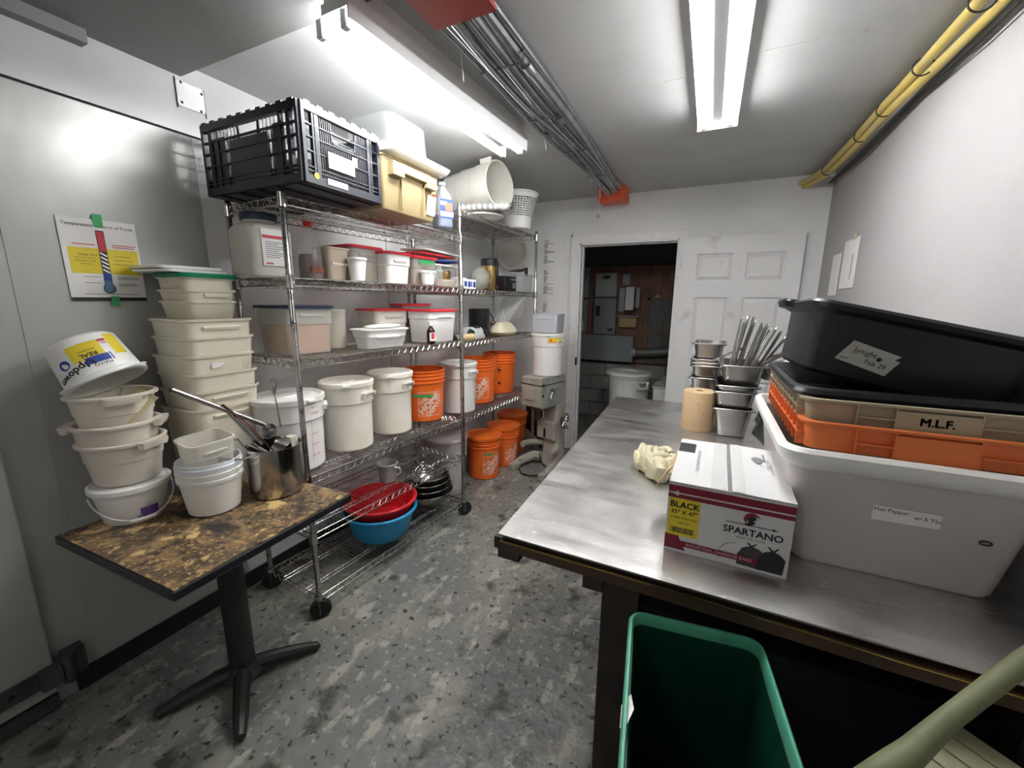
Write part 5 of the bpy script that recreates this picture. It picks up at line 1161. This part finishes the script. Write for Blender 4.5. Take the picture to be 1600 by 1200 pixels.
def flatware(i, p0, p1, w_, kind):
    lab = ('leftmost thin steel utensil standing in the top pan', 'second steel utensil from the left in the top pan', 'third steel utensil from the left in the top pan', 'fourth broad steel utensil in the top pan', 'fifth broad steel utensil in the top pan', 'sixth steel utensil in the top pan, leaning right', 'seventh steel utensil in the top pan, leaning right', 'rightmost steel utensil leaning against the black tub', 'long steel rod leaning across to the rear stack of pans')[i]
    t = thing('steel_utensil', lab, 'utensil', p0, 0)
    d = Vector(p1)-Vector(p0); L_ = d.length; t.rotation_euler = d.to_track_quat('Z', 'Y').to_euler()
    b = MB()
    if kind == 'rod': b.tube([(0, 0, 0), (0, 0, L_*.95), (0, .004, L_)], w_/2, 10)
    else:
        prof = [(0, w_*.5), (L_*.25, w_*.5), (L_*.5, w_*.35), (L_*.85, w_*.42), (L_*.97, w_*.36), (L_, w_*.12)]
        vs = []; 
        for (z_, h2) in prof: vs += [(-h2, -.003, z_), (h2, -.003, z_), (h2*.9, .004, z_), (-h2*.9, .004, z_)]
        fs = [(3, 2, 1, 0), tuple(len(vs)-4+k_ for k_ in range(4))]
        for k_ in range(len(prof)-1):
            for e in range(4): fs.append((k_*4+e, k_*4+(e+1) % 4, k_*4+4+(e+1) % 4, k_*4+4+e))
        b.add(vs, fs)
    b.build('shaft', m_pan, t, smooth=30)
ux, uy, uz = .16, 2.48, zt+.30
for i, (x0, x1, y1, z1, w_, kd) in enumerate(((-.05, -.005, .02, 1.475, .012, 'rod'), (-.035, .02, -.03, 1.50, .024, 'flat'), (-.02, .05, .03, 1.49, .026, 'flat'), (.0, .085, -.02, 1.46, .034, 'flat'), (.02, .115, .02, 1.455, .034, 'flat'), (.035, .15, -.03, 1.44, .03, 'flat'), (.05, .175, .0, 1.42, .03, 'flat'), (.05, .21, .03, 1.40, .014, 'rod'))):
    flatware(i, (ux+x0, uy-.03+.02*(i % 3), uz-.03), (ux+x1, uy+y1, z1), w_, kd)
flatware(8, (.04, 2.62, 1.235), (.17, 2.50, 1.32), .012, 'rod')
for i, (x0, x1, y1, z1, w_) in enumerate(((-.028, .01, .05, 1.46, .022), (-.01, .06, .06, 1.47, .026), (.012, .10, .05, 1.44, .03), (.03, .135, .05, 1.43, .028))):
    t = thing('steel_utensil', ('thin steel utensil behind the leftmost ones in the top pan', 'steel utensil in the back row of the top pan', 'broad steel utensil in the back row of the top pan', 'steel utensil at the back right of the top pan')[i], 'utensil', (ux+x0, uy+.04, uz-.03), 0)
    d = Vector((ux+x1, uy+y1+.02, z1))-Vector((ux+x0, uy+.04, uz-.03)); t.rotation_euler = d.to_track_quat('Z', 'Y').to_euler(); L_ = d.length
    b = MB().loft([(0, w_*.5, .004, .003), (L_*.4, w_*.5, .004, .003), (L_*.6, w_*.3, .003, .002), (L_*.95, w_*.4, .003, .002), (L_, w_*.2, .002, .002)], seg=1); b.build('shaft', m_pan, t, smooth=30)
t = thing('steel_colander', 'dull steel lid shape wedged beside the utensils and the black tub', 'lid', (.33, 2.42, 1.25), 0, rot=(.5, -.7, 0))
MB().lathe([(0, .02), (.05, .018), (.09, .004), (.095, 0), (.09, -.002), (0, .012)], 28).build('lid', m_pan, t)
t = thing('black_bag', 'glossy black plastic bag standing between the pans and the white bin', 'bag', (.36, 2.15, zt), 0)
blob(.13, .11, .14, 12, amp=.12).build('bag', mat('glossy_black', (.012, .02, .02), .2), t, smooth=60)

# big white bin with crates and tubs
t = thing('white_bin', 'large translucent white storage bin with a handwritten label on the steel table', 'storage bin', (.462, 1.545, zt), 0)
H_ = .33
MB().loft([(0, .195, .292, .03), (.012, .205, .302, .04), (H_-.07, .238, .338, .05), (H_-.055, .240, .342, .05), (H_-.03, .244, .346, .05), (H_-.035, .236, .338, .05), (.02, .20, .297, .04)], seg=6).build('body', mat('translucent_bin', (.60, .55, .535), .38, noise=(3, (.55, .50, .485), .4, .7, 3)), t)
MB().loft([(H_-.058, .236, .336, .05), (H_-.052, .250, .350, .055), (H_-.036, .266, .366, .06), (H_-.022, .270, .370, .06), (H_-.008, .270, .370, .06), (H_, .262, .362, .06), (H_, .250, .350, .05), (H_-.03, .240, .340, .05)], seg=6, cb=False, ct=False).build('rim', m_white, t)
lp = lambda off: (lambda u, v: (u, -.302-.036*(v-.012)/.25-off, v))
MB().poly([(-.058, .165), (.068, .168), (.066, .205), (-.06, .205)], lp(.002)).build('label', mat('offwhite_label', (.86, .85, .80), .6), t, smooth=0)
MB().text('Hot Pepper', .014, lp(.003), -.025, .196).text('w/ 5 Tbs', .014, lp(.003), .043, .188).build('handwriting', m_ink, t, smooth=0)
MB().tube([lp(.003)(.148+.010*math.cos(a), .155+.005*math.sin(a)) for a in [i*PI/8 for i in range(16)]], .002, 6, closed=True).build('moulded_mark', m_ink, t)
# orange and beige crates
def tray(name, lab, loc, w_, d_, h_, M, top=.006):
    t = thing(name, lab, 'crate', loc, 0)
    MB().loft([(0, w_/2-.016, d_/2-.016, .03), (h_-.006, w_/2-.012, d_/2-.012, .03), (h_-.006, w_/2, d_/2, .035), (h_, w_/2, d_/2, .035), (h_, w_/2-.018, d_/2-.018, .03), (.01, w_/2-.020, d_/2-.020, .028)], seg=5).build('body', M, t)
    r1 = MB().b2((-.008, -.0015, 0), (.008, .0015, h_-.004)).mesh('rib', M, 0); r2 = MB().b2((-.0015, -.008, 0), (.0015, .008, h_-.004)).mesh('rib', M, 0)
    def rib(me, loc):
        o = bpy.data.objects.new('rib', me); C.objects.link(o); o.parent = t; o.location = loc
    for s in (-1, 1):
        for i in range(11): rib(r1, (s*(w_/2-.006), -d_/2+.05+i*(d_-.1)/10, 0))
        for x in (-w_*.27, -w_*.12, w_*.18, w_*.36): rib(r2, (x, s*(d_/2-.006), 0))
        MB().b2((s*(w_/2-.006)-.008, -d_/2+.04, h_*.45), (s*(w_/2-.006)+.008, d_/2-.04, h_*.45+.003)).build('ledge', M, t, smooth=0)
        for (a, c_) in ((-.27, -.12), (.18, .36)): MB().b2((a*w_, s*(d_/2-.006)-.008, h_*.4), (c_*w_, s*(d_/2-.006)+.008, h_*.4+.003)).build('ledge', M, t, smooth=0)
    MB().b2((-w_*.12, -d_/2-.001, .002), (w_*.18, -d_/2+.01, h_-.012)).build('front_panel', M, t, smooth=0, bevel=.002)
    return t
tray('orange_crate', 'orange plastic crate lying on the large white bin', (.478, 1.545, zt+.322), .485, .66, .072, m_orcrate)
t = tray('beige_crate', 'beige plastic crate with MLF lettering on the orange crate', (.482, 1.57, zt+.387), .495, .65, .060, m_beigecrate)
MB().text('M.L.F.', .026, plane((.0, -.3265, .026), (1, 0, 0), (0, 0, 1)), .015, 0, bold=.05).build('lettering', m_ink, t, smooth=0)
for s in (-.19, .27): MB().b2((s*.495-.06*(s < 0), -.334, -.012), (s*.495+.075 if s > 0 else s*.495+.055, -.322, .045)).build('latch_frame', m_beigecrate, t, smooth=0, bevel=.003) if False else None
t = thing('black_tub', 'lower black plastic tub resting in the beige crate', 'tub', (.475, 1.555, zt+.385), 0)
MB().loft([(0, .19, .21, .05), (.04, .20, .235, .06), (.058, .225, .265, .06), (.062, .255, .285, .07), (.072, .262, .292, .075), (.082, .258, .288, .075), (.086, .245, .275, .07), (.07, .225, .26, .06), (.02, .19, .21, .05)], seg=6).build('body', m_black, t)
t = thing('black_tub', 'upper black bus tub with a torn white label, tilted down to the right', 'tub', (.462, 1.60, zt+.448), 0, rot=(math.radians(-1.5), math.radians(12.5), math.radians(1)))
h = .195
MB().loft([(0, .210, .195, .04), (.01, .220, .205, .045), (.09, .227, .213, .045), (h-.03, .237, .222, .045), (h-.028, .243, .228, .045), (h-.02, .260, .250, .05), (h-.008, .266, .256, .05), (h, .260, .250, .05), (h, .245, .233, .045), (h-.03, .233, .217, .045), (.014, .215, .198, .04)], seg=6).build('body', m_black, t)
for s in (-1, 1): MB().loft([(h-.022, .02, .075, .015), (h-.004, .028, .085, .02), (h+.004, .026, .08, .02)], c=(s*.260, .12, 0)).build('grip', m_black, t)
sl = lambda off: (lambda u, v: (u, -.2065-.0155*(v-.01)/.15-off, v))
MB().poly([(-.165, .052), (-.045, .035), (-.028, .078), (-.040, .080), (-.030, .092), (-.140, .108)], sl(.003)).build('label', mat('aged_label', (.50, .50, .44), .6), t, smooth=0)
MB().text('Jynight', .020, sl(.004), -.105, .083, rot=-.12).text('Feb 29', .018, sl(.004), -.075, .058, rot=-.12).poly([(-.072+.006*math.cos(a), .073+.006*math.sin(a)) for a in [i*PI/4 for i in range(8)]], sl(.0045)).rect(-.155, .058, -.135, .060, sl(.004)).build('handwriting', m_ink, t, smooth=0)

# green bin in front, hose and pale block
t = thing('green_recycling_bin', 'open dark green plastic bin in the foreground beside the steel table leg', 'bin', (.066, .715, 0), math.radians(7))
hw, hd, H_ = .152, .28, .775
MB().loft([(0, hw-.05, hd-.05, .03), (.01, hw-.045, hd-.045, .03), (H_-.03, hw-.010, hd-.010, .03), (H_-.03, hw-.014, hd-.014, .028), (.02, hw-.05, hd-.05, .04)], seg=5).build('body', m_greenbin, t)
b = MB(); n = 4*6
b.loft([(H_-.032, hw-.006, hd-.006, .034), (H_-.026, hw, hd, .038), (H_-.006, hw, hd, .038), (H_, hw-.004, hd-.004, .034), (H_, hw-.009, hd-.009, .030), (H_-.006, hw-.012, hd-.012, .028), (H_-.032, hw-.012, hd-.012, .028)], seg=5, cb=False, ct=False)
b.build('rim', m_greenrim, t)
MB().add([(-hw-.002, .02, H_-.02), (-hw+.015, .03, H_+.003), (-hw+.022, .0, H_+.002), (-hw+.012, -.03, H_-.0), (-hw-.002, -.02, H_-.03)], [(0, 1, 2, 3, 4)]).build('tape_scrap', m_paper, t, smooth=0)
t = thing('green_hose', 'thick olive green hose bent over the front edge of the steel table', 'hose', (.33, .76, .80), 0)
MB().tube([(.40, .30, .26), (.32, .25, .20), (.218, .173, .145), (.10, .084, .055), (.045, .035, .015), (.01, .005, -.005), (-.02, -.015, -.03), (-.04, -.02, -.08), (-.05, -.02, -.2)], [.016, .016, .016, .016, .020, .023, .024, .024, .024], 14).build('hose', m_hose, t)
t = thing('pale_slatted_crate', 'pale painted slatted wooden box in the bottom right corner under the hose', 'crate', (.57, .80, .45), .85)
MB().b2((-.05, -.17, 0), (.12, .17, .25)).build('box', m_pale, t, smooth=0)
for i in range(4): MB().b2((-.054+i*.045, -.175, .25), (-.014+i*.045, .175, .275)).build('slat', m_pale, t, smooth=0)

# ------------------------------------------------------------------ repeats carry one group phrase
GR = {'food_box': 'lidded food boxes on the wire racks', 'orange_pail': 'orange hardware buckets', 'round_bin': 'round white food bins', 'square_food_tub': 'large square tubs nested against the left wall',
      'small_square_tub': 'small square tubs on the big stack', 'round_food_tub': 'ivory round tubs stacked on the small pail', 'white_ice_cream_pail': 'nested white pails on the left table',
      'steel_pan': 'steel food pans on the steel table', 'steel_utensil': 'steel utensils in the top pan', 'flat_lid': 'loose lids on the second shelf', 'deli_cup': 'white deli cups on the second shelf',
      'electrical_box': 'grey electrical boxes in the dark room', 'notice_sheet': 'laminated sheets beside the doorway', 'gas_pipe': 'yellow jacketed pipes', 'black_tub': 'black tubs on the crates',
      'wire_rack': 'chrome wire racks along the left wall', 'fluorescent_light': 'fluorescent ceiling lights', 'junction_box': 'red junction boxes on the ceiling', 'clear_tub': 'clear tubs inside the black crate',
      'clear_box': 'clear plastic boxes on the racks', 'white_square_lid': 'white square lids on the tub pile', 'mixing_bowl': 'nested steel mixing bowls'}
for o in C.objects:
    k_ = o.name.split('.')[0]
    if o.parent is None and 'label' in o and k_ in GR and 'group' not in o: o['group'] = GR[k_]
